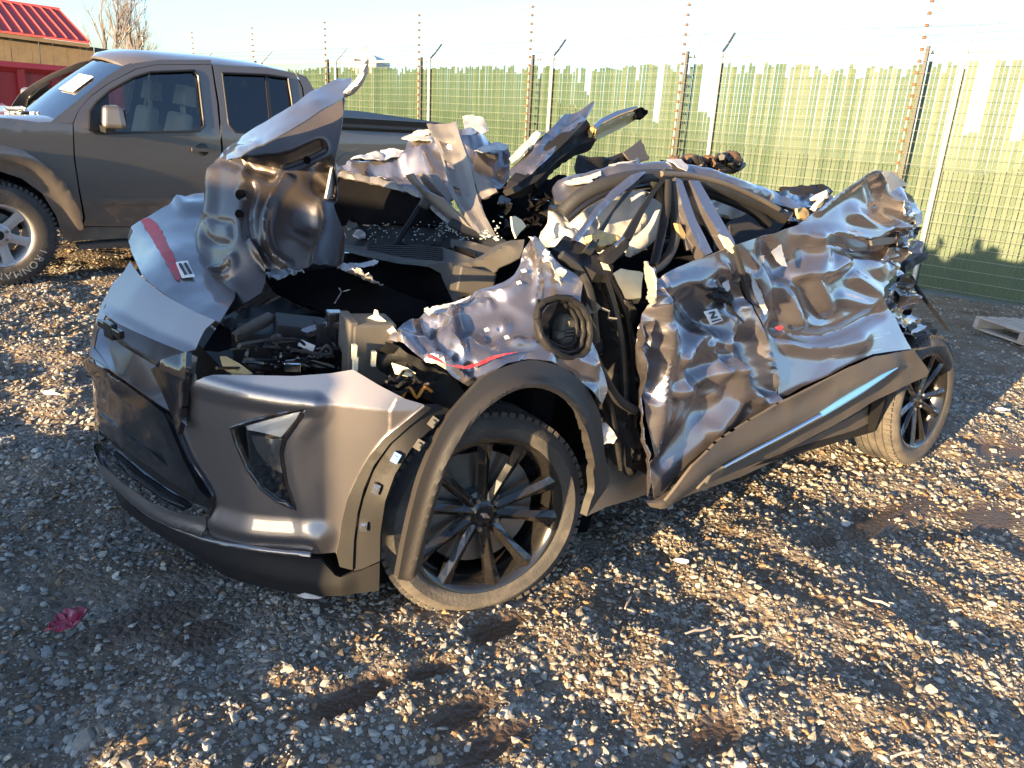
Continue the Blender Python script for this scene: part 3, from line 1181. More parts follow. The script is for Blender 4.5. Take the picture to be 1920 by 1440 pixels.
# ------------------------------------------------------------------ wheels
def spoke_mesh(r0, r1, w0, w1, h0, h1, proud, back):
    V, F = [], []
    st = [0, .12, .35, .65, .88, 1.0]
    for t in st:
        r = r0 + (r1 - r0) * t
        w = (w0 * (1 - t) + w1 * t) * (1 - 0.25 * math.sin(math.pi * t))
        h = h0 + (h1 - h0) * t ** 1.5
        p = proud * math.sin(math.pi * min(1, .25 + .6 * t))
        V += [(r, h - back, -w * .42), (r, h, -w / 2), (r, h + p, -w * .06), (r, h + p, w * .06), (r, h, w / 2), (r, h - back, w * .42)]
    n = 6
    for i in range(len(st) - 1):
        for k in range(n):
            a, b = i * n + k, i * n + (k + 1) % n
            F.append((a, a + n, b + n, b))
    F.append(tuple(range(n)))
    F.append(tuple(range(len(V) - 1, len(V) - n - 1, -1)))
    return V, F


def wheel(parent, c, steer, camber, Rt, Rr, w, style, side=1, phase=0.0):
    """local y is the outward axle; the rim barrel is the part, tyre, spokes, nuts and cap are its pieces"""
    o = w / 2
    Mx = Matrix.Translation(c) @ Matrix.Rotation(steer, 4, 'Z') @ Matrix.Rotation(-camber, 4, 'X').inverted()
    if side < 0:
        Mx = Mx @ Matrix.Rotation(math.pi, 4, 'Z')
    rimm = M['rim'] if style == 'ten' else M['alloy']
    rb = MB().lathe([(Rr - .004, o - .004), (Rr + .012, o - .001), (Rr + .012, o - .010), (Rr - .006, o - .016), (Rr - .022, o - .05), (Rr - .03, 0), (Rr - .022, -o + .03), (Rr + .004, -o + .004),
                     (Rr - .004, -o), (Rr - .03, -o + .03), (Rr - .042, 0), (Rr - .034, o - .055), (Rr - .016, o - .012)], 64, closed=True).build('wheel', rimm, parent, 35)
    rb.matrix_local = Mx
    sh = [(Rr - .004, o - .012), (Rr + .012, o + .004), (Rr + .022, o + .008), ((Rr + Rt) / 2, o + .016), (Rt - .035, o + .010), (Rt - .018, o - .004), (Rt - .006, o - .02)]
    tr = []
    ng = 4
    for k in range(ng):
        h = o - .05 - k * (w - .1) / (ng - 1)
        tr += [(Rt, h + .007), (Rt - .009, h + .005), (Rt - .009, h - .005), (Rt, h - .007)]
    mir = [(r, -h) for r, h in reversed(sh)]
    ty = MB().lathe(sh + tr + mir, 96)
    if style != 'ten':
        for k in range(64):
            th = 2 * math.pi * k / 64
            for s_ in (1, -1):
                ty.box((math.cos(th) * (Rt - .012), s_ * (o - .012), math.sin(th) * (Rt - .012)), (.030, .034, .020), Matrix.Rotation(-th, 3, 'Y'))
    else:
        for k in range(72):
            th = 2 * math.pi * k / 72
            for s_ in (1, -1):
                ty.box((math.cos(th) * (Rt - .009), s_ * (o - .028), math.sin(th) * (Rt - .009)), (.020, .040, .022), Matrix.Rotation(-th, 3, 'Y'))
    ty.build('tyre', M['tyre'], rb, 35)
    if style == 'ten':
        for k in range(10):
            a = phase + k * 2 * math.pi / 10 + (0.05 if k % 2 else -0.05)
            V, F = spoke_mesh(.05, Rr - .010, .040, .062, o - .045, o - .014, .016, .036)
            s_ = link('spoke', mesh_np('spoke', V, F), M['rim'], rb)
            s_.matrix_local = Matrix.Rotation(a, 4, 'Y')
        hub = MB().lathe([(0, o - .03), (.034, o - .03), (.040, o - .036), (.062, o - .042), (.085, o - .05), (.085, o - .10), (0, o - .10)], 40)
        hub.build('hub', M['rim'], rb, 40)
        nr, cap_r = .058, .030
    else:
        for k in range(6):
            a = phase + k * 2 * math.pi / 6
            V, F = spoke_mesh(.05, Rr - .008, .085, .088, o - .03, o - .012, .004, .035)
            s_ = link('spoke', mesh_np('spoke', V, F), M['alloy'], rb)
            s_.matrix_local = Matrix.Rotation(a, 4, 'Y')
        MB().lathe([(0, o - .012), (.06, o - .014), (.085, o - .024), (.088, o - .08), (0, o - .08)], 40).build('hub', M['alloy'], rb, 40)
        nr, cap_r = .062, .036
    for k in range(5 if style == 'ten' else 6):
        a = phase + math.pi / 10 + k * 2 * math.pi / (5 if style == 'ten' else 6)
        nb = MB().lathe([(0, .012), (.008, .012), (.0115, .006), (.0115, -.02)], 6)
        nb.V = [(x, y + (o - .040 if style == 'ten' else o - .015), z) for x, y, z in nb.V]
        n_ = nb.build('lug_nut', M['nut'], rb)
        n_.matrix_local = Matrix.Rotation(a, 4, 'Y') @ Matrix.Translation((nr, 0, 0))
    cp = MB().lathe([(0, .004), (cap_r - .004, .003), (cap_r, -.002), (cap_r, -.02)], 32)
    h = o - .030 if style == 'ten' else o - .010
    cp.V = [(x, y + h, z) for x, y, z in cp.V]
    co_ = cp.build('centre_cap', M['black'], rb, 40)
    if style == 'ten':
        e = MB()
        e.box((0, h + .006, 0), (.040, .003, .010), Matrix.Rotation(0.5, 3, 'Y')).box((0, h + .0065, 0), (.014, .003, .019), Matrix.Rotation(0.5, 3, 'Y'))
        e.build('cap_emblem', M['chrome'], rb)
    MB().lathe([(.04, o - .10), (Rr - .075, o - .10), (Rr - .075, o - .13), (.04, o - .13)], 48).build('brake_disc', M['disc'], rb, 40)
    MB().box((.10 * math.cos(2.5) * 1.3, o - .112, .16), (.10, .07, .11)).build('brake_caliper', M['conn'], rb)
    return rb


# ------------------------------------------------------------------ the parked pickup
M['pick'] = mat('bronze_grey_paint', (0.17, 0.147, 0.128), 0.42, 0.6, 1.0, var=0.06, vscale=3, dirt=(0.15, 0.13, 0.105), dscale=3, dthr=0.70, coat_r=0.05)
M['pick_dirty'] = mat('dusty_lower_paint', (0.13, 0.11, 0.09), 0.6, 0.2, 0.2, var=0.2, vscale=6, dirt=(0.22, 0.175, 0.12), dscale=5, dthr=0.48)
M['glass_f'] = glass_mat('side_glass', (0.85, 0.90, 0.90), 0.01, 0.03)
M['glass_w'] = glass_mat('windscreen_glass', (0.85, 0.92, 0.94), 0.01, 0.40)
M['glass_r'] = glass_mat('dark_side_glass', (0.10, 0.115, 0.12), 0.01, 0.06)
M['beige'] = mat('beige_seat', (0.58, 0.50, 0.34), 0.85, 0, 0, var=0.1, vscale=10, bump=0.1, bscale=60)
M['blackpaint'] = mat('satin_black_trim', (0.02, 0.02, 0.021), 0.4, var=0.2, vscale=8)
M['whiteink'] = mat('white_tyre_letters', (0.30, 0.30, 0.29), 0.7, var=0.2, vscale=60)

truck = tag(empty('pickup_truck', PICK), 'bronze-grey crew cab pickup parked behind the wrecked car', 'pickup')


def ysurf(P):
    z = P[:, 2]
    return P[:, 1] - (0.9 - 0.40 * np.clip(z - 1.17, 0, 2) - 0.10 * np.clip(0.62 - z, 0, 1) + 0.010 * np.sin(np.clip((z - 0.4) / 0.75, 0, 1) * math.pi))


PS = implicit(PICK, ysurf, 3.0, 14.0)
left_parts = []


def pside(name, poly, m=None, par=None, mirror=True, **k):
    o = sheet(name, poly, PS, m or M['pick'], par or truck, PICK, **k)
    if mirror and par is None:
        left_parts.append(o)
    return o


win_f = [(167, 243), (168, 208), (180, 192), (205, 170), (250, 145), (282, 135), (364, 132), (372, 143), (383, 236), (374, 246), (180, 250)]
win_r = [(417, 137), (498, 140), (540, 146), (547, 187), (553, 240), (542, 249), (442, 248), (429, 234)]
pside('front_fender', [(-190, 222), (-60, 218), (20, 222), (78, 230), (136, 232), (138, 296), (146, 350), (156, 408), (152, 422), (146, 392), (119, 342), (80, 307), (40, 280), (0, 271), (-50, 272), (-95, 285), (-135, 315), (-165, 370), (-185, 350)], res=14)
pside('fender_flare', [(152, 424), (146, 392), (119, 342), (80, 307), (40, 280), (0, 271), (-50, 272), (-95, 285), (-135, 315), (-165, 370), (-180, 420), (-150, 420), (-125, 380), (-95, 345), (-50, 325), (0, 321), (39, 334), (78, 362), (105, 405), (117, 447), (130, 452)], res=9, off=0.018, thick=0.05,
      folds=[([(150, 420), (132, 372), (100, 330), (60, 300), (0, 288), (-60, 292), (-120, 330)], 0.045, 30, 1.0)], smooth=60)
door = pside('front_door', [(138, 231), (148, 206), (172, 180), (205, 156), (255, 130), (290, 122), (396, 121), (407, 194), (414, 272), (417, 330), (414, 400), (408, 427), (250, 424), (156, 424), (160, 408), (149, 350), (141, 296)], res=11, holes=[win_f])
rdoor = pside('rear_door', [(399, 121), (500, 126), (553, 137), (566, 165), (575, 250), (570, 330), (545, 424), (412, 427), (418, 400), (421, 330), (418, 272), (411, 194)], res=11, holes=[win_r])
pside('cab_corner', [(556, 137), (575, 144), (587, 165), (594, 235), (598, 330), (588, 420), (549, 424), (573, 330), (578, 250), (569, 165)], res=12)
pside('bed_side', [(598, 240), (700, 242), (848, 248), (850, 300), (845, 345), (790, 350), (780, 318), (760, 295), (735, 283), (700, 278), (665, 282), (640, 296), (625, 318), (615, 360), (605, 400), (592, 418), (601, 330)], res=12)
pside('bed_flare', [(612, 365), (622, 318), (638, 294), (664, 279), (700, 274), (737, 280), (764, 292), (785, 316), (794, 350), (780, 352), (770, 325), (752, 305), (730, 295), (700, 291), (668, 296), (646, 308), (634, 328), (626, 366)], res=8, off=0.012, thick=0.04)
pside('rocker_panel', [(152, 427), (250, 427), (408, 430), (545, 428), (590, 423), (588, 432), (545, 440), (400, 444), (250, 447), (150, 452), (130, 456)], M['pick_dirty'], res=12, off=-0.015, thick=0.03)
step_ = pside('side_step', [(146, 458), (240, 452), (400, 448), (540, 444), (540, 452), (400, 458), (240, 462), (148, 467)], M['clad'], res=12, off=0.02, thick=0.09)
pside('door_moulding', [(176, 376), (180, 371), (338, 372), (400, 372), (400, 379), (338, 381), (182, 382)], M['pick'], res=8, off=0.016, thick=0.018)
gf = pside('front_glass', win_f, M['glass_f'], res=40, off=-0.022, thick=0.004, smooth=None)
gr = pside('rear_glass', win_r, M['glass_r'], res=40, off=-0.022, thick=0.004, smooth=None)
pside('glass_divider', [(498, 139), (504, 140), (515, 250), (508, 250)], M['blackpaint'], res=14, off=-0.012, thick=0.02)


def seal(win, name):
    P = PS(np.array([p[0] for p in resample(win, 14)]), np.array([p[1] for p in resample(win, 14)]))
    P = [tuple(p) for p in P] + [tuple(P[0])]
    o = MB().tube(P, 0.010, 5, cap=False).build(name, M['blackpaint'], truck, 60)
    left_parts.append(o)


pside('pillar_skin', [(92, 231), (136, 231), (147, 206), (171, 179), (204, 155), (254, 129), (290, 121), (396, 120), (396, 112), (300, 112), (236, 121), (200, 143), (150, 184)], mirror=False, res=11, thick=.04)
seal(win_f, 'window_seal')
seal(win_r, 'window_seal')
# roof, hood and screens in the truck's own coordinates
def loft(name, rows, m, par, smooth=45, thick=0.02):
    nr, nc = len(rows), len(rows[0])
    V = [p for r in rows for p in r]
    n = len(V)
    V2 = V + [(p[0], p[1], p[2] - thick) for p in V]
    F = []
    for i in range(nr - 1):
        for j in range(nc - 1):
            a = i * nc + j
            F.append((a, a + 1, a + nc + 1, a + nc))
            F.append((a + n, a + nc + n, a + nc + 1 + n, a + 1 + n))
    ring = list(range(nc)) + [i * nc + nc - 1 for i in range(1, nr)] + [(nr - 1) * nc + j for j in range(nc - 2, -1, -1)] + [i * nc for i in range(nr - 2, 0, -1)]
    for a, b in zip(ring, ring[1:] + ring[:1]):
        F.append((a, a + n, b + n, b))
    me_ = mesh_np(name, V2, F, smooth)
    bm = bmesh.new()
    bm.from_mesh(me_)
    bmesh.ops.recalc_face_normals(bm, faces=bm.faces)
    bm.to_mesh(me_)
    bm.free()
    return link(name, me_, m, par)


ys = [-1, -.93, -.75, -.4, 0, .4, .75, .93, 1]
rows = []
for x, z, hw in [(1.05, 1.665, .62), (1.10, 1.70, .625), (1.3, 1.745, .645), (1.5, 1.755, .655), (1.9, 1.765, .66), (2.3, 1.755, .655), (2.55, 1.73, .65), (2.68, 1.68, .645), (2.76, 1.58, .665), (2.80, 1.45, .70)]:
    rows.append([(x + (.13 * abs(t) ** 2 - .07 * t if x < 1.11 else 0), t * hw, z - (0.055 * abs(t) ** 4 if z > 1.6 else 0) + 0.018 * (1 - t * t)) for t in ys])
loft('roof', rows, M['pick'], truck)
rows = []
for x, z, hw in [(-0.80, .98, .70), (-.72, 1.06, .76), (-.4, 1.13, .80), (0.0, 1.18, .82), (.30, 1.205, .83), (.44, 1.21, .83)]:
    rows.append([(x + .12 * (abs(t) ** 2 if x < .4 else .5 * abs(t) ** 2), t * (hw + .05), z - 0.03 * abs(t) ** 6 + 0.02 * (abs(t) > .5)) for t in ys])
loft('hood', rows, M['pick'], truck)
rows = []
for k in range(7):
    f = k / 6
    x = 0.47 + f * 0.60
    z = 1.20 + f * 0.46 + .02 * math.sin(f * math.pi)
    hw = .72 - .11 * f
    rows.append([(x + .15 * abs(t) ** 2 - .09 * t, t * hw, z - .02 * abs(t) ** 2) for t in ys])
loft('windscreen', rows, M['glass_w'], truck, thick=.006)
rows = []
for k in range(5):
    f = k / 4
    rows.append([(2.72 + .09 * (1 - f), t * (.70 - .06 * f), 1.25 + .36 * f) for t in ys])
loft('rear_screen', rows, M['glass_r'], truck, thick=.006)
for s_ in (1, -1):
    P = [(0.60 - .09 * s_ + .62 * f, s_ * (.735 - .115 * f), 1.185 + .465 * f + .02 * math.sin(f * 3.1)) for f in [i / 6 for i in range(7)]]
    MB().tube(P, 0.014, 8).build('windscreen_pillar', M['pick'], truck, 60)
fr_ = MB()
fr_.box((-.80, 0, .70), (.16, 1.60, .52)).box((-.86, 0, .42), (.20, 1.66, .26))
fr_.build('front_end', M['pick'], truck)
MB().box((-.885, 0, .78), (.04, 1.0, .26)).build('grille', M['blackpaint'], truck)
MB().box((1.2, 0, .55), (3.2, 1.5, .32)).build('floor', M['black'], truck)
MB().box((0.55, 0, .98), (.35, 1.5, .36)).build('dashboard', M['black'], truck)
MB().box((3.4, 0, .72), (1.7, 1.55, .08)).build('bed_floor', M['black'], truck)
MB().box((4.29, 0, 1.0), (.05, 1.6, .56)).build('tailgate', M['pick'], truck)
MB().box((2.78, 0, .95), (.04, 1.6, .62)).build('bed_bulkhead', M['pick'], truck)
MB().box((2.74, 0, .80), (.04, 1.6, .9)).build('cab_back', M['pick'], truck)
tn = MB().box((3.53, 0, 1.325), (1.52, 1.74, .05)).build('bed_cover', M['black'], truck)
for s_ in (1, -1):
    MB().tube([(2.78, s_ * .88, 1.27), (4.30, s_ * .88, 1.27)], .03, 6).build('bed_rail', M['blackpaint'], truck, 60)


def seat(x, y, m, sc=1.0):
    b = MB()
    b.box((x, y, .80), (.50, .50, .16))
    b.box((x + .27, y, 1.04), (.13, .46, .50), Matrix.Rotation(R(12), 3, 'Y'), .78)
    o = b.build('seat', m, truck)
    h = MB()
    h.box((x + .37, y, 1.43), (.12, .25, .17), Matrix.Rotation(R(8), 3, 'Y'), .80)
    h.box((x + .345, y, 1.32), (.02, .10, .10))
    ho = h.build('headrest', m, o)
    for q in (o, ho):
        bv = q.modifiers.new('bevel', 'BEVEL')
        bv.width = .035
        bv.segments = 3
    return o


for s_ in (1, -1):
    seat(1.28, s_ * .38, M['beige'])
    seat(2.18, s_ * .38, M['seat'])
sw = MB()
sw.tube([(0.90 + .05 * math.sin(a), .38 + .19 * math.cos(a), 1.10 + .18 * math.sin(a)) for a in np.linspace(0, 6.283, 20)], .014, 6, cap=False)
sw.build('steering_wheel', M['black'], truck, 60)
# mirror, handle, paper sheet on the glass
mi = MB()
c_ = PICK.at(212, 219, y=1.08)
mi.box(c_, (.17, .20, .165), Matrix.Rotation(R(14), 3, 'Z'), .80)
mo = mi.build('mirror', M['pick'], truck)
bv = mo.modifiers.new('bevel', 'BEVEL')
bv.width = .035
bv.segments = 4
MB().box((c_[0] - .01, c_[1] - .13, c_[2] - .10), (.07, .16, .045)).build('mirror_arm', M['blackpaint'], mo)
MB().box((c_[0] + .083, c_[1] - .0, c_[2]), (.006, .16, .12), Matrix.Rotation(R(14), 3, 'Z')).build('mirror_glass', M['gloss'], mo)
mo2 = mo.copy()
COL.objects.link(mo2)
mo2.parent = truck
mo2.scale = (1, -1, 1)
pside('door_corner_trim', [(168, 246), (168, 214), (186, 190), (204, 174), (206, 212), (206, 246)], M['blackpaint'], res=12, off=-0.010, thick=.02)
h0 = PICK.at(380, 280, y=.905)
hd = MB().box((h0[0], h0[1] + .028, h0[2]), (.21, .02, .030)).build('door_handle', M['pick'], truck)
MB().lathe([(0, .004), (.045, .004), (.05, 0)], 24).build('handle_cup', M['blackpaint'], truck, 50).location = (h0[0], h0[1] + .012, h0[2])
def screen_pt(f, t, off):
    return np.array([0.47 + f * .60 + .15 * t * t - .09 * t - .60 * off, t * (.72 - .11 * f), 1.20 + f * .46 + .02 * math.sin(f * math.pi) - .02 * t * t + .78 * off])


quadslab('paper_sheet', screen_pt(.40, .74, .014), screen_pt(.40, .36, .014), screen_pt(.68, .36, .014), screen_pt(.68, .74, .014), .003, M['sticker'], truck)
# wipers and rags at the cowl
for k in range(3):
    a = PICK.at(24 + 12 * k, 206 + 4 * k, y=.2)
    mb = MB()
    for j in range(3):
        mb.tube([(a[0] + rnd.uniform(-.08, .08), a[1] + rnd.uniform(-.15, .15), a[2] - .02 + rnd.uniform(-.01, .05)) for _ in range(4)], rnd.uniform(.008, .016), 5)
    mb.build('cowl_debris', M['black'] if k % 2 else M['scraped'], truck, 50)
# mirrored far side
for o in list(left_parts):
    c = o.copy()
    COL.objects.link(c)
    c.parent = truck
    c.scale = (1, -1, 1)
for x_, s_ in ((0.0, 1), (0.0, -1), (3.2, 1), (3.2, -1)):
    wo_ = wheel(truck, (x_, s_ * .80, .385), 0, 0, .392, .228, .25, 'six', s_, phase=0.32)
    MB().box((x_, s_ * .50, .72), (.95, .36, .30)).build('wheel_well', M['felt'], truck)
    if x_ == 0 and s_ == 1:
        # raised white letters round the sidewall
        word = 'IRONMAN'
        VV, FF = [], []
        for k, ch in enumerate(word):
            cu = bpy.data.curves.new('letter', 'FONT')
            cu.body = ch
            cu.size = .075
            cu.align_x = 'CENTER'
            cu.extrude = .0008
            cu.fill_mode = 'NONE' if False else 'BOTH'
            to = bpy.data.objects.new('letter', cu)
            COL.objects.link(to)
            dg = bpy.context.evaluated_depsgraph_get()
            tm = bpy.data.meshes.new_from_object(to.evaluated_get(dg))
            th = R(-26) - k * .21
            er = Vector((math.cos(th), 0, math.sin(th)))
            et = Vector((math.sin(th), 0, -math.cos(th)))
            b0 = len(VV)
            for v in tm.vertices:
                rr = .276 + v.co.y
                p = er * rr + et * v.co.x
                VV.append((p.x, .125 + .0165 + v.co.z - abs(rr - .31) * .05, p.z))
            FF += [tuple(i + b0 for i in f.vertices) for f in tm.polygons]
            bpy.data.objects.remove(to)
            bpy.data.curves.remove(cu)
        link('tyre_lettering', mesh_np('tyre_lettering', VV, FF), M['whiteink'], wo_)


# a tall van of the yard's row, out of view behind the photographer: its long shadow crosses the gravel and the wreck's nose
M['van'] = mat('dark_van_paint', (0.06, 0.06, 0.065), 0.4, 0.2, 0.8, var=0.1, vscale=3)
_sa = R(SUN_AZ)
Lh = np.array([math.sin(_sa), math.cos(_sa)])
Nh = np.array([math.cos(_sa), -math.sin(_sa)])
xd = -Lh                                     # its rear points back towards the sun
org = Nh * -2.66 + Lh * -2.6
van = tag(empty('parked_van'), 'tall dark van parked in the row behind the photographer, facing the wrecked car', 'van')
van.matrix_world = Matrix(((xd[0], -xd[1], 0, org[0]), (xd[1], xd[0], 0, org[1]), (0, 0, 1, 0), (0, 0, 0, 1)))
rings = []
for x, zb, zt, sh_, hw, tw in [(-.95, .30, .62, .55, .80, .70), (-.85, .22, .88, .80, .95, .80), (-.4, .20, 1.05, .92, 1.0, .82), (.25, .20, 1.12, 1.02, 1.0, .84), (.75, .20, 1.60, 1.26, 1.0, .60), (1.2, .20, 1.88, 1.46, 1.0, .44), (2.4, .20, 1.92, 1.48, 1.0, .42), (3.6, .20, 1.90, 1.47, 1.0, .42), (4.1, .22, 1.76, 1.40, .97, .48), (4.2, .32, 1.3, 1.1, .92, .7)]:
    half = [(0.0, zb), (hw * .9, zb), (hw, zb + .12), (hw, (zb + sh_) / 2), (hw, sh_), (hw * .45 + tw * .55, sh_ + (zt - sh_) * .62), (tw, zt - .03), (0.0, zt)]
    rings.append([(x, y, z) for y, z in half] + [(x, -y, z) for y, z in half[-2:0:-1]])
V, F = [p for r_ in rings for p in r_], []
n_ = len(rings[0])
for i in range(len(rings) - 1):
    for j in range(n_):
        a, b = i * n_ + j, i * n_ + (j + 1) % n_
        F.append((a, b, b + n_, a + n_))
F.append(tuple(range(n_ - 1, -1, -1)))
F.append(tuple(range(len(V) - n_, len(V))))
link('body', mesh_np('body', V, F, 40), M['van'], van)
for s_ in (1, -1):
    for x0, x1 in ((1.0, 1.75), (1.85, 2.85), (2.95, 3.8)):
        quadslab('side_window', (x0, s_ * .965, 1.14), (x1, s_ * .965, 1.14), (x1, s_ * .80, 1.62), (x0 + .1, s_ * .80, 1.62), .04 * s_, M['glass_r'], van)
    quadslab('headlight', (-.90, s_ * .55, .68), (-.90, s_ * .85, .68), (-.78, s_ * .85, .86), (-.78, s_ * .55, .86), .05 * s_, M['reflector'], van)
    for x_ in (0.0, 3.05):
        wheel(van, (x_, s_ * .86, .345), 0, 0, .345, .22, .22, 'ten', s_)
quadslab('windscreen', (.30, -.80, 1.15), (.30, .80, 1.15), (1.12, .50, 1.84), (1.12, -.50, 1.84), -.03, M['glass_r'], van)

# ------------------------------------------------------------------ the wrecked car (x to its rear, y to its left side, z up)
wreck = tag(empty('wrecked_car', CAR), 'crushed dark grey crossover car with its roof torn open and hood peeled up', 'car')
C = wreck
# bumper: plan curve of the nose
_by = [-1.3, -1.05, -.98, -.90, -.78, -.55, -.25, 0, .30, .45, .62, .76, .90, .95, .985, 1.05, 3.0]
_bx = [1.0, -.2, -.48, -.72, -.88, -.975, -1.0, -.965, -.885, -.83, -.735, -.60, -.42, -.30, -.05, .6, 20]
_yy = np.linspace(-1.3, 3.0, 1721)
_xx = np.interp(_yy, _by, _bx)
_kk = np.exp(-np.linspace(-2, 2, 41) ** 2)
_xs = np.convolve(np.pad(_xx, 20, mode='edge'), _kk / _kk.sum(), mode='valid')
_xx = np.where(_yy < .9, _xs, _xx)
_bd = np.stack([_yy, _xx], -1)


def bump_g(P):
    x, y, z = P[:, 0], P[:, 1], P[:, 2]
    X = np.interp(y, _bd[:, 0], _bd[:, 1])
    X = X + 0.70 * np.clip(z - .85, 0, 1) + .03 * np.clip(.85 - z, 0, 1) + .05 * np.clip(.34 - z, 0, 1) * 2
    return x - X


BS = implicit(CAR, bump_g, 0.8, 5.0)
HL = [(436, 802), (452, 796), (490, 785), (535, 773), (578, 763), (566, 780), (534, 826), (529, 850), (537, 905), (555, 953), (520, 938), (492, 916), (464, 876), (445, 832)]
# main painted cover on the left corner
cover = sheet('bumper_cover', [(366, 700), (372, 712), (400, 703), (450, 703), (550, 705), (620, 700), (662, 693), (710, 722), (760, 748), (800, 760), (760, 790), (722, 821), (695, 855), (675, 890), (655, 935), (645, 975), (640, 1010), (634, 1036), (584, 1037),
              (520, 1030), (460, 1022), (400, 1008), (393, 995), (402, 940), (395, 915), (362, 862), (336, 800), (322, 775), (345, 775), (356, 740), (358, 700)], BS, M['paint_clean'], C, res=4, holes=[HL],
              folds=[([(372, 722), (450, 742), (540, 757), (590, 758)], 0.012, 26, 1), ([(600, 1005), (480, 998), (410, 980)], 0.02, 34, 1),
                     ([(600, 770), (550, 840), (570, 950), (600, 1030)], .006, 30, 1)], noise=[('p', .003, 4, 2)])
nose = sheet('nose_panel', [(249, 494), (228, 528), (206, 563), (201, 585), (205, 594), (233, 612), (262, 626), (296, 641), (330, 655), (358, 666), (372, 658), (380, 640), (391, 620), (410, 604), (373, 589), (315, 557), (268, 521)], BS, M['paint_clean'], C, res=8, off=0.012,
             folds=[([(206, 594), (296, 641), (358, 666)], .010, 14, 1)], noise=[('p', .004, 4, 5)])
def shifted(L, dx):
    q = BS(np.array([float(p[0]) for p in L]), np.array([float(p[1]) for p in L]))
    return [(p[0], p[1], 'x', float(c[0]) + dx) for p, c in zip(L, q)]


band_top = [(206, 594), (233, 612), (296, 640), (358, 666)]
band_bot = [(200, 622), (228, 650), (262, 670), (302, 694), (345, 700)]
band_s = shifted(band_top, .004) + shifted(band_bot, .050)
band = sheet('emblem_band', [(199, 590), (206, 592), (233, 610), (296, 638), (358, 664), (370, 670), (366, 706), (330, 700), (302, 698), (262, 676), (226, 656), (198, 626), (189, 612)], band_s, M['paint_clean'], C, res=7, thick=.004)
ln_top = [(203, 622), (228, 648), (262, 668), (302, 692), (330, 690)]
ln_bot = [(174, 668), (210, 693), (250, 720), (300, 757), (345, 790)]
low_nose = sheet('lower_nose_panel', [(196, 603), (203, 622), (228, 648), (262, 668), (302, 692), (330, 690), (345, 745), (351, 800), (323, 772), (300, 759), (250, 722), (210, 695), (178, 674), (170, 668), (171, 650), (182, 622)], shifted(ln_top, .040) + shifted(ln_bot, -.012), M['paint_clean'], C, res=7, thick=.005)
sheet('far_bumper_side', [(249, 494), (238, 503), (212, 530), (190, 570), (175, 615), (167, 660), (168, 676), (173, 668), (182, 622), (201, 585), (206, 563), (228, 528)], BS, M['paint_clean'], C, res=6, off=0.0, thick=.004)
tri = sheet('trim_blade', [(300, 689), (310, 680), (330, 673), (364, 666), (362, 700), (358, 760), (354, 808), (345, 790), (322, 735)], BS, M['gloss'], C, res=6, off=0.022, thick=.018,
            folds=[([(300, 689), (354, 808)], .008, 6, 1), ([(364, 668), (354, 808)], .008, 5, 1)])
strip = sheet('grille_surround', [(169, 672), (178, 672), (210, 693), (250, 720), (300, 757), (318, 772), (330, 800), (356, 862), (384, 915), (399, 930), (385, 940), (366, 930), (345, 880), (318, 812), (300, 783), (283, 773), (240, 744), (200, 712), (176, 697), (168, 688)], BS, M['gloss'], C, res=6, off=0.020, thick=.03)
grille = sheet('grille_panel', [(168, 690), (176, 699), (200, 714), (240, 747), (282, 776), (297, 795), (316, 835), (340, 892), (356, 925), (342, 921), (300, 893), (250, 858), (210, 828), (178, 805), (173, 770), (170, 730)], BS, M['grille'], C, res=6, off=-0.006,
               noise=[('p', .004, 14, 3)], dents=[((230, 800), 22, .006), ((280, 830), 20, .006), ((290, 860), 20, -.006), ((220, 760), 20, -.005)])
for k in range(5):
    x0, y0 = 186 + 22 * k, 745 + 17 * k
    sheet('grille_facet', [(x0, y0 + 30), (x0 + 18, y0 + 44), (x0 + 38, y0 + 62), (x0 + 22, y0 + 55), (x0 + 4, y0 + 42)], BS, M['grille'], grille, res=9, off=.002, thick=.006)
sheet('lower_intake', [(176, 805), (182, 822), (192, 836), (230, 872), (280, 912), (330, 945), (375, 962), (396, 955), (398, 932), (366, 930), (342, 922), (300, 895), (250, 860), (210, 830)], BS, M['black'], C, res=7, off=-.035, thick=.006)
sheet('intake_slat', [(200, 850), (240, 885), (290, 922), (340, 952), (336, 962), (286, 932), (236, 896), (198, 862)], BS, M['gloss'], C, res=8, off=-.012, thick=.03)
sheet('lower_skirt', [(180, 816), (186, 842), (200, 878), (218, 902), (272, 954), (321, 981), (385, 1007), (392, 988), (392, 966), (340, 962), (286, 938), (236, 902), (200, 868), (190, 845)], BS, M['paint_clean'], C, res=6, off=0.012,
      folds=[([(184, 840), (206, 886), (272, 944), (321, 972), (388, 995)], .014, 12, 1)])
lip = sheet('front_splitter', [(214, 904), (240, 930), (272, 958), (321, 985), (385, 1010), (460, 1026), (540, 1040), (600, 1048), (630, 1075), (640, 1078), (680, 1068), (712, 1052), (711, 1106), (680, 1110), (640, 1113), (591, 1116), (545, 1110), (497, 1099), (450, 1088), (422, 1077), (395, 1055), (370, 1036), (330, 1014), (291, 990), (250, 958), (222, 930)], BS, M['black'], C,
            res=5, off=0.004, thick=.012, folds=[([(240, 945), (330, 1000), (430, 1050), (540, 1080), (640, 1095)], .016, 34, 1)])
sheet('splitter_chip', [(560, 1110), (575, 1106), (606, 1114), (600, 1117), (575, 1116)], BS, M['scraped'], lip, res=6, off=.016, thick=.003)
def edge_trim(name, L, r, m, out=.008, n=6):
    L = crom(L, 4)
    P = BS(np.array([p[0] for p in L]), np.array([p[1] for p in L])) + np.array([-.75, .66, 0]) * out
    return MB().tube([tuple(p) for p in P], r, n).build(name, m, C, 60)


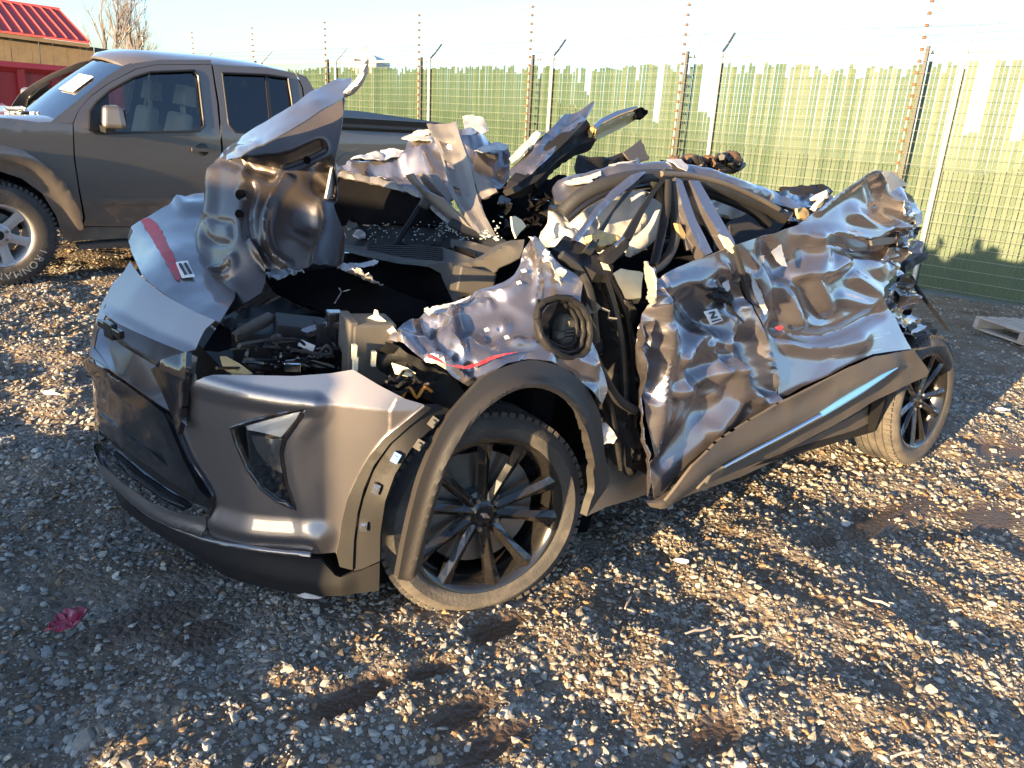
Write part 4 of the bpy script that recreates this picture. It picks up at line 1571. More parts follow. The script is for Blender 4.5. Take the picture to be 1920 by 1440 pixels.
edge_trim('skirt_strip', [(181, 822), (190, 852), (216, 902), (272, 954), (321, 981), (388, 1008), (460, 1023), (530, 1032), (586, 1037)], .009, M['paint_clean'], .010)
edge_trim('cover_edge', [(318, 774), (336, 802), (362, 862), (396, 915), (402, 940), (394, 992)], .007, M['gloss'], .006)
edge_trim('arch_lip', [(634, 1036), (640, 1010), (655, 935), (675, 890), (695, 855), (722, 821), (760, 790), (796, 760)], .006, M['paint_clean'], .004)
# far wrap of the bumper, out of sight round the corner
mb = MB()
for z0, z1 in ((.24, .44), (.44, .64)):
    P = [(np.interp(y, _bd[:, 0], _bd[:, 1]) + .03, y) for y in np.linspace(-.86, -.45, 9)]
    for (xa, ya), (xb, yb) in zip(P[:-1], P[1:]):
        mb.add([(xa, ya, z0), (xb, yb, z0), (xb, yb, z1), (xa, ya, z1)], [(0, 1, 2, 3)])
mb.build('far_bumper_cover', M['paint_clean'], C, 40)
# emblem: the flat bow-tie badge on the band
e0 = BS(np.array([216.]), np.array([619.]))[0]
em = MB()
Rz = Matrix.Rotation(R(-12), 3, 'Z')
em.box((e0[0] - .012, e0[1] - .005, e0[2] + .004), (.02, .165, .026), Rz).box((e0[0] - .013, e0[1] - .005, e0[2]), (.022, .062, .056), Rz)
emo = em.build('emblem', M['gloss'], C)
bv = emo.modifiers.new('bevel', 'BEVEL')
bv.width = .004
bv.segments = 2
# headlamp
M['lampgrey'] = mat('lamp_dark_bezel', (0.09, 0.095, 0.10), 0.3, 0.4, 0.4, var=0.3, vscale=12)
sheet('lamp_housing', HL, BS, M['gloss'], C, res=8, off=-.07, thick=.01)
rim_ = resample(HL, 10)
P = BS(np.array([p[0] for p in rim_]), np.array([p[1] for p in rim_]))
lampo = MB().tube([tuple(p) for p in P] + [tuple(P[0])], .008, 6, cap=False).build('headlight_bezel', M['gloss'], C, 60)
sheet('lamp_reflector', [(448, 800), (500, 787), (560, 772), (552, 788), (522, 824), (490, 816), (460, 808)], BS, M['reflector'], C, res=7, off=-.016, thick=.01, folds=[([(455, 806), (545, 786)], .008, 16, 1)])
sheet('lamp_reflector', [(458, 824), (490, 828), (520, 832), (524, 866), (530, 896), (500, 884), (474, 858)], BS, M['lampgrey'], C, res=7, off=-.03, thick=.01, folds=[([(500, 838), (520, 890)], .012, 18, 1)])
sheet('headlight_lens', HL, BS, M['lens'], C, res=12, off=.004, thick=.003)
# wheel-arch flange with clips
_q = BS(np.array([634., 645, 675, 722, 790]), np.array([1030., 975, 890, 821, 764]))
fl_s = [(a, b, 'y', float(c[1]) + .002) for a, b, c in zip((634, 645, 675, 722, 790), (1030, 975, 890, 821, 764), _q)] + [(712, 1052, 'y', .93), (722, 940, 'y', .945), (770, 842, 'y', .95), (840, 772, 'y', .94)]
FLS = tps(CAR, fl_s)
flange = sheet('arch_flange', [(796, 758), (820, 758), (845, 768), (838, 780), (800, 812), (770, 842), (740, 890), (722, 940), (713, 1000), (712, 1052), (680, 1066), (664, 1070), (662, 1030), (670, 985), (682, 935), (700, 885), (728, 838), (762, 798)], FLS, M['black'], C, res=6, off=.0, thick=.012)
sheet('arch_flange_edge', [(634, 1036), (640, 1010), (645, 975), (655, 935), (675, 890), (695, 855), (722, 821), (760, 790), (797, 760), (806, 764), (768, 797), (732, 832), (704, 872), (686, 915), (674, 960), (667, 1010), (664, 1066), (640, 1060)], FLS, M['black'], C, res=6, off=.010, thick=.012)
for (x, y, a) in ((743, 856, .5), (706, 914, .3), (683, 983, .1), (812, 790, .7), (786, 832, .6)):
    b = FLS(np.array([float(x)]), np.array([float(y)]))[0]
    n_ = Vector((-.6, .8, 0)).normalized()
    q = MB().box((b[0] + n_.x * .006, b[1] + n_.y * .006, b[2]), (.022, .022, .030), Matrix.Rotation(a, 3, 'Y') @ Matrix.Rotation(R(37), 3, 'Z'))
    q.box((b[0] + n_.x * .014, b[1] + n_.y * .014, b[2] + .001), (.012, .02, .014), Matrix.Rotation(a, 3, 'Y') @ Matrix.Rotation(R(37), 3, 'Z'))
    q.build('arch_clip', M['chrome'] if y in (856, 914, 983) else M['conn'], C)

sheet('cabin_back_panel', [(900, 350), (960, 338), (1040, 330), (1066, 345), (1070, 440), (1000, 452), (930, 450), (890, 420)], [(900, 350, 'y', -.5), (1066, 345, 'y', -.25), (930, 450, 'y', -.05), (1070, 440, 'y', .15)], M['felt'], C, res=10, thick=.03, noise=[('f', .05, 26, 3)])
# ------------------------------------------------ front hood remains and peeled half
hood_s = [(245, 465, 'z', 1.00), (268, 519, 'z', 1.0), (315, 556, 'z', .99), (373, 589, 'z', .985), (412, 604, 'z', .98), (268, 414, 'y', -.80), (334, 373, 'y', -.84), (389, 363, 'y', -.84), (440, 450, 'z', 1.08), (330, 480, 'z', 1.06)]
hood = sheet('hood', [(245, 470), (242, 448), (250, 428), (268, 414), (290, 400), (311, 387), (334, 373), (360, 365), (389, 362), (440, 400), (450, 480), (440, 560), (412, 604), (373, 589), (315, 556), (268, 519)], hood_s, M['paint_clean'], C, res=8,
             folds=[([(334, 375), (345, 388), (389, 386)], .02, 14, 1), ([(250, 430), (300, 470), (330, 530)], .008, 40, 1)], noise=[('p', .006, 4, 1), ('b', .002, 12, 3)])
sheet('red_scrape', [(268, 416), (282, 410), (298, 424), (312, 450), (326, 480), (338, 515), (338, 532), (328, 524), (312, 494), (292, 458), (276, 432)], hood_s, M['red'], hood, res=6, off=.004, thick=.002, edge_noise=2.5, folds=[([(250, 430), (300, 470), (330, 530)], .008, 40, 1)], noise=[('p', .006, 4, 1), ('b', .002, 12, 3)])
lab = sheet('paper_label', [(331, 497), (352, 494), (366, 522), (342, 525)], hood_s, M['sticker'], hood, res=8, off=.012, thick=.002, noise=[('p', .006, 4, 1)])
for pl in ([(336, 501), (341, 500), (352, 520), (347, 521)], [(345, 500), (350, 499), (361, 518), (356, 519)]):
    sheet('label_print', pl, hood_s, M['ink'], hood, res=8, off=.016, thick=.0015, noise=[('p', .006, 4, 1)])

peel_s = [(409, 597, 'x', -.66), (357, 459, 'x', -.60), (377, 400, 'x', -.54), (421, 290, 'x', -.46), (640, 160, 'x', -.14), (636, 485, 'x', -.30), (620, 340, 'x', -.24), (497, 504, 'x', -.50), (520, 380, 'x', -.40), (440, 450, 'x', -.56)]
peel = sheet('peeled_hood', [(409, 597), (395, 578), (377, 549), (366, 511), (357, 470), (364, 440), (377, 406), (389, 361), (396, 330), (404, 303), (421, 284), (452, 287), (500, 262), (565, 228), (610, 200), (640, 176), (646, 186), (642, 215), (638, 241), (630, 285), (624, 310), (619, 335), (614, 369), (625, 399), (640, 436), (640, 470), (636, 486), (600, 500), (560, 506), (527, 507), (497, 504), (498, 530), (490, 549), (452, 571), (425, 590)],
             peel_s, M['bare'], C, res=4.5,
             folds=[([(542, 335), (520, 365), (505, 399), (498, 436), (512, 477), (540, 500)], .034, 13, 1), ([(470, 350), (462, 400), (468, 440), (490, 470), (500, 500)], -.022, 16, 1),
                    ([(400, 320), (396, 400), (380, 470), (390, 540), (412, 590)], .020, 16, 1), ([(426, 300), (470, 312), (540, 300), (600, 275)], -.028, 18, 1), ([(452, 290), (460, 340), (452, 360)], .022, 12, 1),
                    ([(470, 450), (482, 470), (500, 500)], .030, 11, 1), ([(390, 425), (392, 415), (428, 415), (433, 425), (432, 447), (420, 455), (398, 452), (389, 438), (390, 425)], -.012, 5, 1),
                    ([(390, 505), (420, 500), (436, 480), (440, 500), (425, 518), (395, 520)], .018, 9, 1), ([(600, 330), (630, 400), (625, 480)], -.05, 26, 1), ([(600, 345), (605, 420), (590, 500)], .02, 12, 1)],
             dents=[((575, 420), 40, -.05), ((600, 330), 34, -.06), ((560, 440), 26, .02), ((440, 545), 24, .012), ((500, 320), 22, -.03)], noise=[('p', .012, 5, 4)], smooth=60)
for (x, y, r_) in ((450, 401, 9), (452, 365, 11), (577, 300, 8)):
    c_ = tps(CAR, peel_s)(np.array([float(x)]), np.array([float(y)]))[0]
    rr = r_ / 560
    ml = Matrix.Translation((c_[0] - .004, c_[1] + .004, c_[2])) @ Matrix.Rotation(R(42), 4, 'Z')
    h = MB().lathe([(0, .004), (rr * .9, .004), (rr, 0)], 16)
    h.build('hole', M['felt'], peel).matrix_local = ml
skin_s = [(421, 282, 'x', -.49), (482, 237, 'x', -.44), (550, 196, 'x', -.36), (650, 150, 'x', -.17), (426, 301, 'x', -.56), (500, 264, 'x', -.50), (565, 230, 'x', -.40), (640, 181, 'x', -.24)]
sheet('peeled_hood_skin', [(421, 282), (450, 258), (482, 237), (515, 216), (550, 196), (590, 170), (632, 148), (659, 146), (650, 168), (640, 183), (605, 208), (565, 232), (530, 250), (497, 268), (470, 284), (452, 296), (426, 303), (412, 294)], skin_s, M['paint_clean'], C, res=6,
      folds=[([(430, 296), (455, 285), (480, 270)], .012, 10, 1)], noise=[('b', .004, 9, 2)], dents=[((450, 280), 14, .012), ((590, 195), 30, .012)])
hook_s = [(640, 178, 'x', -.22), (677, 162, 'x', -.17), (691, 117, 'x', -.16), (685, 88, 'x', -.18)]
sheet('hood_edge_hook', [(645, 184), (640, 176), (655, 160), (668, 147), (677, 130), (680, 108), (681, 90), (685, 86), (689, 90), (692, 112), (690, 136), (680, 158), (664, 176)], hook_s, M['torn'], C, res=6, thick=.006, folds=[([(650, 172), (676, 148), (686, 110)], .02, 8, 1)])
sheet('hood_hinge_flap', [(628, 300), (622, 320), (616, 352), (612, 372), (620, 385), (628, 350), (636, 318)], [(628, 300, 'x', -.2), (616, 372, 'x', -.24), (636, 318, 'x', -.16)], M['torn'], C, res=7, thick=.008)
# liner hanging below the peeled half
liner_s = [(501, 526, 'z', .97), (632, 500, 'z', 1.04), (771, 556, 'z', 1.02), (677, 597, 'z', .95), (535, 556, 'z', .95), (812, 571, 'z', 1.0)]
liner = sheet('hood_liner', [(497, 520), (520, 508), (580, 506), (632, 500), (668, 510), (700, 522), (735, 540), (771, 556), (800, 566), (800, 590), (752, 606), (715, 604), (677, 598), (640, 592), (602, 583), (565, 570), (535, 557), (510, 540)], liner_s, M['felt'], C, res=9, noise=[('p', .008, 6, 3)], thick=.012)
sheet('torn_strip', [(632, 503), (650, 494), (690, 490), (710, 488), (700, 497), (670, 503), (650, 508)], [(632, 503, 'z', 1.06), (710, 488, 'z', 1.1), (670, 503, 'z', 1.07)], M['scraped'], liner, res=5, thick=.004, noise=[('b', .012, 25, 3)], edge_noise=1.5)
sheet('torn_strip', [(650, 508), (668, 506), (690, 516), (705, 530), (718, 537), (700, 534), (680, 526), (662, 517)], [(650, 508, 'z', 1.07), (718, 537, 'z', 1.06), (680, 520, 'z', 1.08)], M['scraped'], liner, res=5, thick=.004, noise=[('b', .01, 25, 6)], edge_noise=1.2)
sheet('torn_strip', [(495, 512), (510, 505), (540, 505), (565, 500), (570, 508), (545, 514), (520, 522), (505, 520)], [(495, 512, 'z', 1.02), (570, 504, 'z', 1.05), (520, 522, 'z', 1.02)], M['scraped'], liner, res=5, thick=.004, noise=[('b', .014, 25, 9)], edge_noise=1.5)
bar('liner_scratch', [(628, 568, 'z', .985), (640, 548, 'z', .99), (652, 544, 'z', 1.0), (672, 543, 'z', 1.0)], .0022, M['scraped'], liner, n=4)
bar('liner_scratch', [(640, 548, 'z', .99), (636, 540, 'z', 1.0)], .0022, M['scraped'], liner, n=4)

# ------------------------------------------------ engine bay
def cbox(name, px, py, axd, size, m, rot=(0, 0, 0), par=None, bevel=.006, taper=1.0):
    c_ = CAR.at(px, py, **axd)
    o = MB().box((0, 0, 0), size, None, taper).build(name, m, par or C)
    o.matrix_local = Matrix.Translation(c_) @ (Matrix.Rotation(R(rot[2]), 4, 'Z') @ Matrix.Rotation(R(rot[1]), 4, 'Y') @ Matrix.Rotation(R(rot[0]), 4, 'X'))
    if bevel:
        b_ = o.modifiers.new('bevel', 'BEVEL')
        b_.width = bevel
        b_.segments = 2
    return o


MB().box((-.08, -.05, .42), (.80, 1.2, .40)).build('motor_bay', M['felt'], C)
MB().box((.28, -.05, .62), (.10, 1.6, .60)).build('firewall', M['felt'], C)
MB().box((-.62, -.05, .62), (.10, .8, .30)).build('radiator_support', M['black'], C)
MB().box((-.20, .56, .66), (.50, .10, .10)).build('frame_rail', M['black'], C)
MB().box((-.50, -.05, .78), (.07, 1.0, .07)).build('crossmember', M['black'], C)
cbox('coolant_box', 690, 655, dict(y=.62), (.14, .13, .20), M['conn'], (0, 0, 12), bevel=.012)
cbox('coolant_box', 652, 655, dict(y=.60), (.03, .14, .21), M['conn'], (0, 0, 12))
for (x, y) in ((664, 660), (666, 682), (700, 672)):
    cbox('box_rib', x, y, dict(y=.70), (.012, .02, .045), M['cream'], (0, 0, 12), bevel=0)
cbox('control_box', 560, 640, dict(y=.35), (.16, .16, .14), M['black'], (0, 5, 18))
cbox('control_box', 610, 650, dict(y=.45), (.07, .08, .17), M['black'], (0, 0, 14))
cbox('control_box', 625, 640, dict(y=.48), (.05, .05, .20), M['gloss'], (0, 0, 14))
cbox('fuse_box', 500, 650, dict(y=.30), (.20, .14, .12), M['black'], (0, 0, 22))
cbox('relay', 548, 688, dict(y=.55), (.05, .02, .03), M['chrome'], (0, 0, 20), bevel=.003)
cbox('relay', 575, 648, dict(y=.50), (.05, .02, .02), M['sticker'], (10, 20, 30), bevel=.003)
sheet('amber_bracket', [(412, 668), (424, 668), (450, 682), (474, 700), (462, 702), (438, 700), (428, 690), (416, 684)], [(412, 668, 'y', .42), (474, 700, 'y', .56), (428, 695, 'y', .5)], M['tan'], C, res=7, thick=.02)
rr = random.Random(4)
for k in range(16):
    x0, y0 = rr.uniform(470, 640), rr.uniform(640, 695)
    L = []
    for j in range(6):
        L.append((x0 + j * rr.uniform(6, 16) * rr.choice((1, 1, -1)), min(696, y0 + rr.uniform(-16, 14)), 'y', rr.uniform(.42, .60)))
    P = crom(pathpts(CAR, L), 4)
    MB().tube(P, rr.choice((.004, .005, .007)), 5).build('wiring', rr.choice((M['black'], M['black'], M['gloss'], M['rubber'], M['rubber'], M['wire_w'])), C, 60)
bar('hose_loop', [(462, 668, 'y', .35), (466, 650, 'y', .33), (486, 642, 'y', .33), (512, 648, 'y', .36), (500, 652, 'y', .36), (480, 652, 'y', .36)], .006, M['wire_w'], C)
sheet('lamp_panel_stub', [(382, 652), (396, 630), (412, 606), (432, 622), (436, 648), (410, 655)], [(382, 652, 'z', .89), (412, 606, 'z', .92), (436, 648, 'z', .89)], M['gloss'], C, res=8, thick=.01)
sheet('bay_shroud', [(432, 622), (470, 600), (500, 585), (520, 592), (505, 610), (470, 628), (445, 642)], [(432, 622, 'z', .96), (500, 585, 'z', .98), (445, 642, 'z', .92), (505, 610, 'z', .94)], M['clad'], C, res=8, thick=.008, folds=[([(432, 630), (500, 598)], .015, 10, 1)])
sheet('bay_shroud', [(420, 604), (470, 575), (530, 560), (600, 585), (680, 600), (700, 610), (600, 618), (520, 612), (440, 625)], [(420, 604, 'z', .93), (530, 560, 'z', .95), (700, 610, 'z', .9), (520, 612, 'z', .9)], M['black'], C, res=9, thick=.008, noise=[('b', .03, 12, 3)])
sheet('upper_bay_rail', [(560, 618), (600, 605), (650, 596), (690, 594), (684, 601), (650, 604), (610, 612), (575, 624)], [(560, 618, 'y', .42), (650, 598, 'y', .52), (690, 596, 'y', .58)], M['paint'], C, res=6, thick=.02)
sheet('torn_hinge_bracket', [(684, 600), (690, 594), (700, 590), (702, 580), (708, 582), (710, 592), (724, 602), (738, 614), (746, 624), (738, 628), (722, 618), (706, 604)], [(684, 600, 'y', .62), (704, 584, 'y', .62), (746, 626, 'y', .72)], M['cream'], C, res=5, thick=.012, noise=[('b', .008, 20, 3)])
sheet('inner_wing', [(725, 640), (760, 660), (820, 690), (855, 712), (870, 735), (848, 768), (800, 752), (755, 735), (700, 705), (690, 680)], [(725, 640, 'y', .72), (870, 735, 'y', .80), (690, 690, 'y', .66), (800, 752, 'y', .78)], M['black'], C, res=8, thick=.01, noise=[('b', .03, 14, 2)])
for k in range(7):
    x0, y0 = rr.uniform(720, 790), rr.uniform(690, 740)
    P = crom(pathpts(CAR, [(x0 + 14 * j, y0 + rr.uniform(-12, 12), 'y', .84 + rr.uniform(-.03, .03)) for j in range(5)]), 4)
    MB().tube(P, .005, 5).build('wiring', M['wire_o'] if k == 2 else M['black'], C, 60)
sheet('fender_bracket', [(735, 680), (765, 690), (780, 700), (770, 706), (742, 700)], [(735, 680, 'y', .80), (780, 700, 'y', .84), (742, 700, 'y', .82)], M['cream'], C, res=6, thick=.01)

# ------------------------------------------------ cowl, dash and cabin
cowl_s = [(643, 465, 'x', .12), (720, 490, 'x', .10), (804, 502, 'x', .10), (892, 485, 'x', .20), (983, 449, 'y', .66), (935, 502, 'y', .60), (849, 564, 'x', .10), (904, 548, 'x', .16), (828, 462, 'x', .25)]
sheet('cowl', [(643, 459), (690, 462), (740, 460), (790, 460), (828, 463), (860, 474), (892, 486), (915, 472), (933, 459), (958, 451), (983, 449), (980, 468), (974, 482), (955, 494), (935, 503), (922, 525), (904, 549), (880, 556), (863, 563), (849, 565), (838, 540), (826, 514), (804, 506), (760, 500), (720, 493), (680, 484), (643, 474)], cowl_s, M['cowl'], C, res=7,
      folds=[([(643, 470), (720, 488), (804, 501), (860, 503), (915, 490), (960, 464)], .022, 9, 1), ([(852, 512), (868, 540), (866, 556)], .02, 7, 1), ([(905, 500), (925, 520)], .02, 8, 1)], noise=[('p', .004, 10, 2)], smooth=28)
cbox('cowl_box', 886, 528, dict(y=.50), (.13, .14, .09), M['cowl'], (12, 8, 25), bevel=.008)
for k in range(7):
    sheet('cowl_louvre', [(690, 464 + 3.6 * k), (740, 462 + 3.6 * k), (800, 464 + 3.8 * k), (830, 468 + 4 * k), (830, 470 + 4 * k), (800, 466 + 3.8 * k), (740, 464 + 3.6 * k), (690, 466 + 3.6 * k)], cowl_s, M['black'], C, res=14, off=.008, thick=.01)
sheet('lower_firewall', [(640, 476), (720, 497), (804, 508), (830, 518), (842, 545), (850, 566), (800, 580), (740, 560), (690, 524), (640, 500)], [(640, 476, 'x', .14), (804, 508, 'x', .16), (850, 566, 'x', .16), (690, 524, 'x', .1)], M['felt'], C, res=10, thick=.02)
sheet('cowl_tray', [(845, 448), (880, 452), (925, 464), (918, 474), (892, 484), (862, 473), (845, 462)], [(845, 448, 'x', .30), (925, 464, 'x', .34), (862, 473, 'x', .26)], M['cowl'], C, res=7, thick=.02)
sheet('cowl_slot', [(852, 460), (892, 474), (894, 484), (872, 478), (850, 468)], [(852, 460, 'x', .255), (894, 484, 'x', .235), (850, 468, 'x', .25)], M['felt'], C, res=9, thick=.004)
dash_s = [(640, 470, 'y', -.85), (650, 428, 'y', -.90), (800, 428, 'y', -.36), (900, 440, 'y', .06), (960, 462, 'y', .46), (800, 462, 'y', -.20)]
sheet('dashboard', [(640, 464), (642, 440), (660, 424), (740, 420), (830, 424), (900, 436), (940, 446), (960, 458), (900, 474), (830, 463), (740, 461)], dash_s, M['black'], C, res=9, thick=.03, noise=[('b', .025, 8, 3)])
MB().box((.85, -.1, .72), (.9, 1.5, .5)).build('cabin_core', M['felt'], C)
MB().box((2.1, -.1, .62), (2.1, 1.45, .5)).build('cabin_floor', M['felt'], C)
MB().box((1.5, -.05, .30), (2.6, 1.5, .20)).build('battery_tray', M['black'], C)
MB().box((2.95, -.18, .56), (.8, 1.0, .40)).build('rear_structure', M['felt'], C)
# crumbled glass on the dash
gm = MB()
for k in range(260):
    x, y = rr.uniform(645, 935), rr.uniform(424, 462)
    if rr.random() < .45:
        x = rr.uniform(820, 930)
        y = 430 + (x - 820) * .22 + rr.uniform(-4, 8)
    p = tps_d = None
    gm.add([], [])
    gm_pts = (x, y)
    if k == 0:
        _ds = tps(CAR, dash_s)
        gpts = []
    gpts.append(gm_pts)
gp_ = np.array(gpts)
P = _ds(gp_[:, 0], gp_[:, 1])
for p in P:
    s_ = rr.uniform(.002, .005)
    gm.box((p[0], p[1] + .02, p[2] + .022 + rr.uniform(0, .012)), (s_ * 1.4, s_ * 1.4, s_), Matrix.Rotation(rr.uniform(0, 3), 3, 'Z') @ Matrix.Rotation(rr.uniform(-.8, .8), 3, 'X'))
tag(gm.build('glass_crumbs', M['glasscrumb'], C), kind='stuff')
for k in range(6):
    x, y = rr.uniform(655, 740), rr.uniform(418, 438)
    sheet('dash_fragment', [(x - 9, y + 4), (x - 2, y - 6), (x + 12, y - 2), (x + 16, y + 6), (x + 3, y + 9)], [(x - 9, y + 4, 'y', -.72), (x + 12, y - 2, 'y', -.74), (x + 3, y + 9, 'y', -.66)], rr.choice((M['black'], M['scraped'], M['conn'])), C, res=6, thick=.008, noise=[('b', .01, 30, k)])
bar('wiper_arm', [(790, 382, 'y', -.38), (770, 415, 'y', -.34), (752, 442, 'y', -.32), (742, 460, 'y', -.30)], .013, M['black'], C, n=5)
cbox('wiper_pivot', 798, 380, dict(y=-.36), (.05, .06, .06), M['cowl'], (10, 20, 30), bevel=.01)
# headliner slab tipped over the dash
sheet('headliner_slab', [(619, 376), (640, 328), (670, 332), (715, 343), (755, 356), (790, 370), (815, 396), (839, 421), (800, 424), (740, 420), (690, 420), (640, 424), (625, 400)], [(619, 376, 'y', -.86), (640, 328, 'y', -.92), (790, 370, 'y', -.46), (839, 421, 'y', -.22), (640, 424, 'y', -.84)], M['felt'], C, res=10, thick=.03, noise=[('p', .01, 5, 2)])
sheet('roof_rim', [(632, 330), (642, 322), (700, 336), (755, 350), (795, 366), (850, 412), (842, 424), (812, 398), (788, 374), (750, 360), (700, 346), (650, 336)], [(632, 330, 'y', -.90), (700, 340, 'y', -.72), (795, 368, 'y', -.42), (846, 418, 'y', -.18)], M['beam'], C, res=6, thick=.012, folds=[([(640, 327), (720, 345), (792, 372), (845, 416)], .016, 6, 1)], noise=[('b', .01, 18, 4)])

# crumpled roof skin folded back over the cabin
roof_s = [(627, 326, 'y', -.94), (666, 306, 'y', -.92), (758, 283, 'y', -.88), (868, 241, 'y', -.85), (942, 276, 'y', -.62), (914, 354, 'y', -.34), (790, 361, 'y', -.52), (719, 336, 'y', -.74), (957, 300, 'y', -.50), (850, 300, 'y', -.66)]
roofsk = sheet('crumpled_roof_skin', [(624, 328), (640, 320), (666, 312), (700, 300), (758, 284), (776, 262), (800, 244), (835, 240), (868, 241), (907, 248), (930, 262), (942, 276), (957, 294), (955, 325), (940, 345), (914, 355), (850, 366), (790, 362), (755, 348), (719, 338), (680, 330), (650, 326)], roof_s, M['paint'], C, res=6,
               folds=[([(660, 315), (760, 300), (860, 290), (930, 300)], .05, 16, 1), ([(700, 325), (800, 320), (880, 335)], -.04, 14, 1), ([(790, 260), (830, 290), (900, 280)], .04, 13, 1), ([(880, 245), (905, 280), (950, 290)], .04, 13, 1)],
               noise=[('f', .045, 52, 5), ('p', .012, 8, 3)], smooth=35, edge_noise=.8)
sheet('torn_roof_edge', [(664, 318), (690, 304), (730, 290), (762, 292), (752, 303), (715, 318), (685, 322)], roof_s, M['scraped'], roofsk, res=5, off=.055, thick=.004, noise=[('f', .045, 52, 5), ('f', .012, 12, 5)], edge_noise=.8)
sheet('torn_roof_edge', [(756, 285), (766, 272), (800, 258), (830, 262), (828, 285), (800, 288), (775, 290)], roof_s, M['torn'], roofsk, res=5, off=.06, thick=.004, noise=[('f', .045, 52, 5), ('f', .012, 12, 7)], edge_noise=.8)
sheet('torn_roof_edge', [(868, 246), (885, 244), (905, 252), (915, 272), (905, 278), (885, 268), (872, 270)], roof_s, M['torn'], roofsk, res=5, off=.06, thick=.004, noise=[('f', .045, 52, 5), ('f', .012, 12, 9)], edge_noise=.8)
sheet('torn_roof_edge', [(890, 305), (905, 290), (935, 286), (955, 294), (948, 300), (928, 312), (905, 318)], roof_s, M['torn'], roofsk, res=5, off=.07, thick=.004, noise=[('f', .045, 52, 5), ('f', .012, 12, 4)], edge_noise=.8)
sheet('roof_tube', [(772, 256), (780, 249), (800, 247), (806, 254), (790, 262), (776, 264)], [(772, 256, 'y', -.86), (806, 254, 'y', -.84), (776, 264, 'y', -.84)], M['cream'], C, res=5, thick=.05, folds=[([(775, 256), (804, 254)], .03, 8, .6)])
# perforated cross beam standing out of the cabin
H3 = [[(826, 268), (843, 270), (847, 280), (830, 278)], [(836, 305), (848, 307), (852, 318), (839, 316)], [(852, 353), (862, 354), (866, 368), (856, 367)]]
beam_s = [(801, 234, 'y', -.66), (857, 232, 'y', -.52), (850, 372, 'y', -.24), (900, 383, 'y', -.08), (915, 446, 'y', .14)]
sheet('roof_bow', [(801, 235), (825, 232), (857, 231), (866, 262), (876, 290), (886, 314), (893, 350), (902, 384), (916, 416), (932, 446), (915, 447), (900, 443), (885, 428), (872, 411), (860, 392), (850, 372), (842, 340), (829, 295), (815, 262)], beam_s, M['beam'], C, res=6, holes=H3, thick=.012,
      folds=[([(806, 240), (833, 295), (855, 372), (905, 444)], .02, 7, 1), ([(856, 236), (886, 318), (902, 388), (926, 444)], .02, 6, 1), ([(830, 262), (848, 262)], .01, 5, 1), ([(838, 296), (856, 296)], .01, 5, 1)], smooth=30)
sheet('roof_bow_flange', [(886, 318), (905, 330), (925, 345), (932, 358), (915, 368), (900, 374), (893, 350)], [(886, 318, 'y', -.22), (932, 358, 'y', -.06), (900, 374, 'y', -.10)], M['beam'], C, res=6, thick=.01, noise=[('b', .01, 16, 3)])
sheet('roof_slat', [(762, 326), (775, 324), (800, 355), (830, 372), (850, 392), (880, 420), (914, 443), (900, 446), (868, 430), (840, 410), (812, 385), (790, 362)], [(762, 326, 'y', -.50), (840, 400, 'y', -.18), (914, 444, 'y', .12)], M['beam'], C, res=6, thick=.012, folds=[([(768, 326), (840, 398), (905, 444)], .018, 6, 1)])
sheet('roof_slat', [(784, 326), (790, 324), (812, 345), (836, 372), (846, 385), (836, 388), (812, 364), (794, 345)], [(784, 326, 'y', -.50), (846, 385, 'y', -.22), (812, 345, 'y', -.36)], M['beam'], C, res=6, thick=.01)
sheet('roof_slat', [(806, 328), (818, 326), (838, 350), (850, 372), (840, 378), (822, 356)], [(806, 328, 'y', -.48), (850, 372, 'y', -.26), (838, 350, 'y', -.36)], M['beam'], C, res=6, thick=.01)
sheet('dash_rail', [(838, 420), (850, 406), (872, 424), (905, 440), (900, 446), (868, 436)], [(838, 420, 'y', -.12), (850, 406, 'y', -.12), (905, 442, 'y', .12)], M['black'], C, res=6, thick=.02)
# bent roof rails jutting up to the rear
railA = [(960, 330, 'y', .10), (985, 320, 'y', .12), (1036, 240, 'y', -.05), (1107, 196, 'y', -.15), (1001, 325, 'y', .14), (1100, 220, 'y', -.1)]
sheet('roof_rail', [(955, 318), (985, 290), (1010, 262), (1036, 240), (1056, 218), (1075, 212), (1088, 208), (1107, 196), (1112, 195), (1108, 206), (1100, 222), (1070, 256), (1036, 292), (1001, 325), (985, 336), (962, 345)], railA, M['paint'], C, res=6, thick=.02,
      folds=[([(1110, 198), (1070, 248), (1000, 322)], .025, 8, 1), ([(1056, 218), (1000, 290)], .012, 10, 1)], noise=[('b', .006, 12, 4)])
sheet('torn_paint_edge', [(955, 300), (975, 275), (1000, 256), (1018, 250), (1010, 262), (985, 290), (960, 312)], railA, M['torn'], C, res=5, off=.012, thick=.004, noise=[('b', .02, 16, 4)], edge_noise=1.5)
railB = [(1006, 339, 'y', .18), (1088, 265, 'y', .05), (1111, 240, 'y', -.02), (1185, 206, 'y', -.15), (1200, 218, 'y', -.15), (1120, 262, 'y', .0)]
sheet('roof_rail_channel', [(960, 352), (985, 336), (1003, 325), (1036, 293), (1070, 257), (1100, 224), (1108, 236), (1118, 262), (1088, 271), (1050, 300), (1008, 340), (985, 352), (965, 362)], railB, M['black'], C, res=7, thick=.05, folds=[([(985, 345), (1060, 282), (1110, 248)], -.03, 12, 1)])
sheet('roof_rail_tip', [(1104, 240), (1120, 230), (1150, 216), (1185, 205), (1198, 212), (1201, 218), (1180, 232), (1150, 248), (1120, 262), (1112, 254)], railB, M['tan'], C, res=6, thick=.05, folds=[([(1110, 246), (1160, 222), (1196, 212)], .03, 10, 1)])
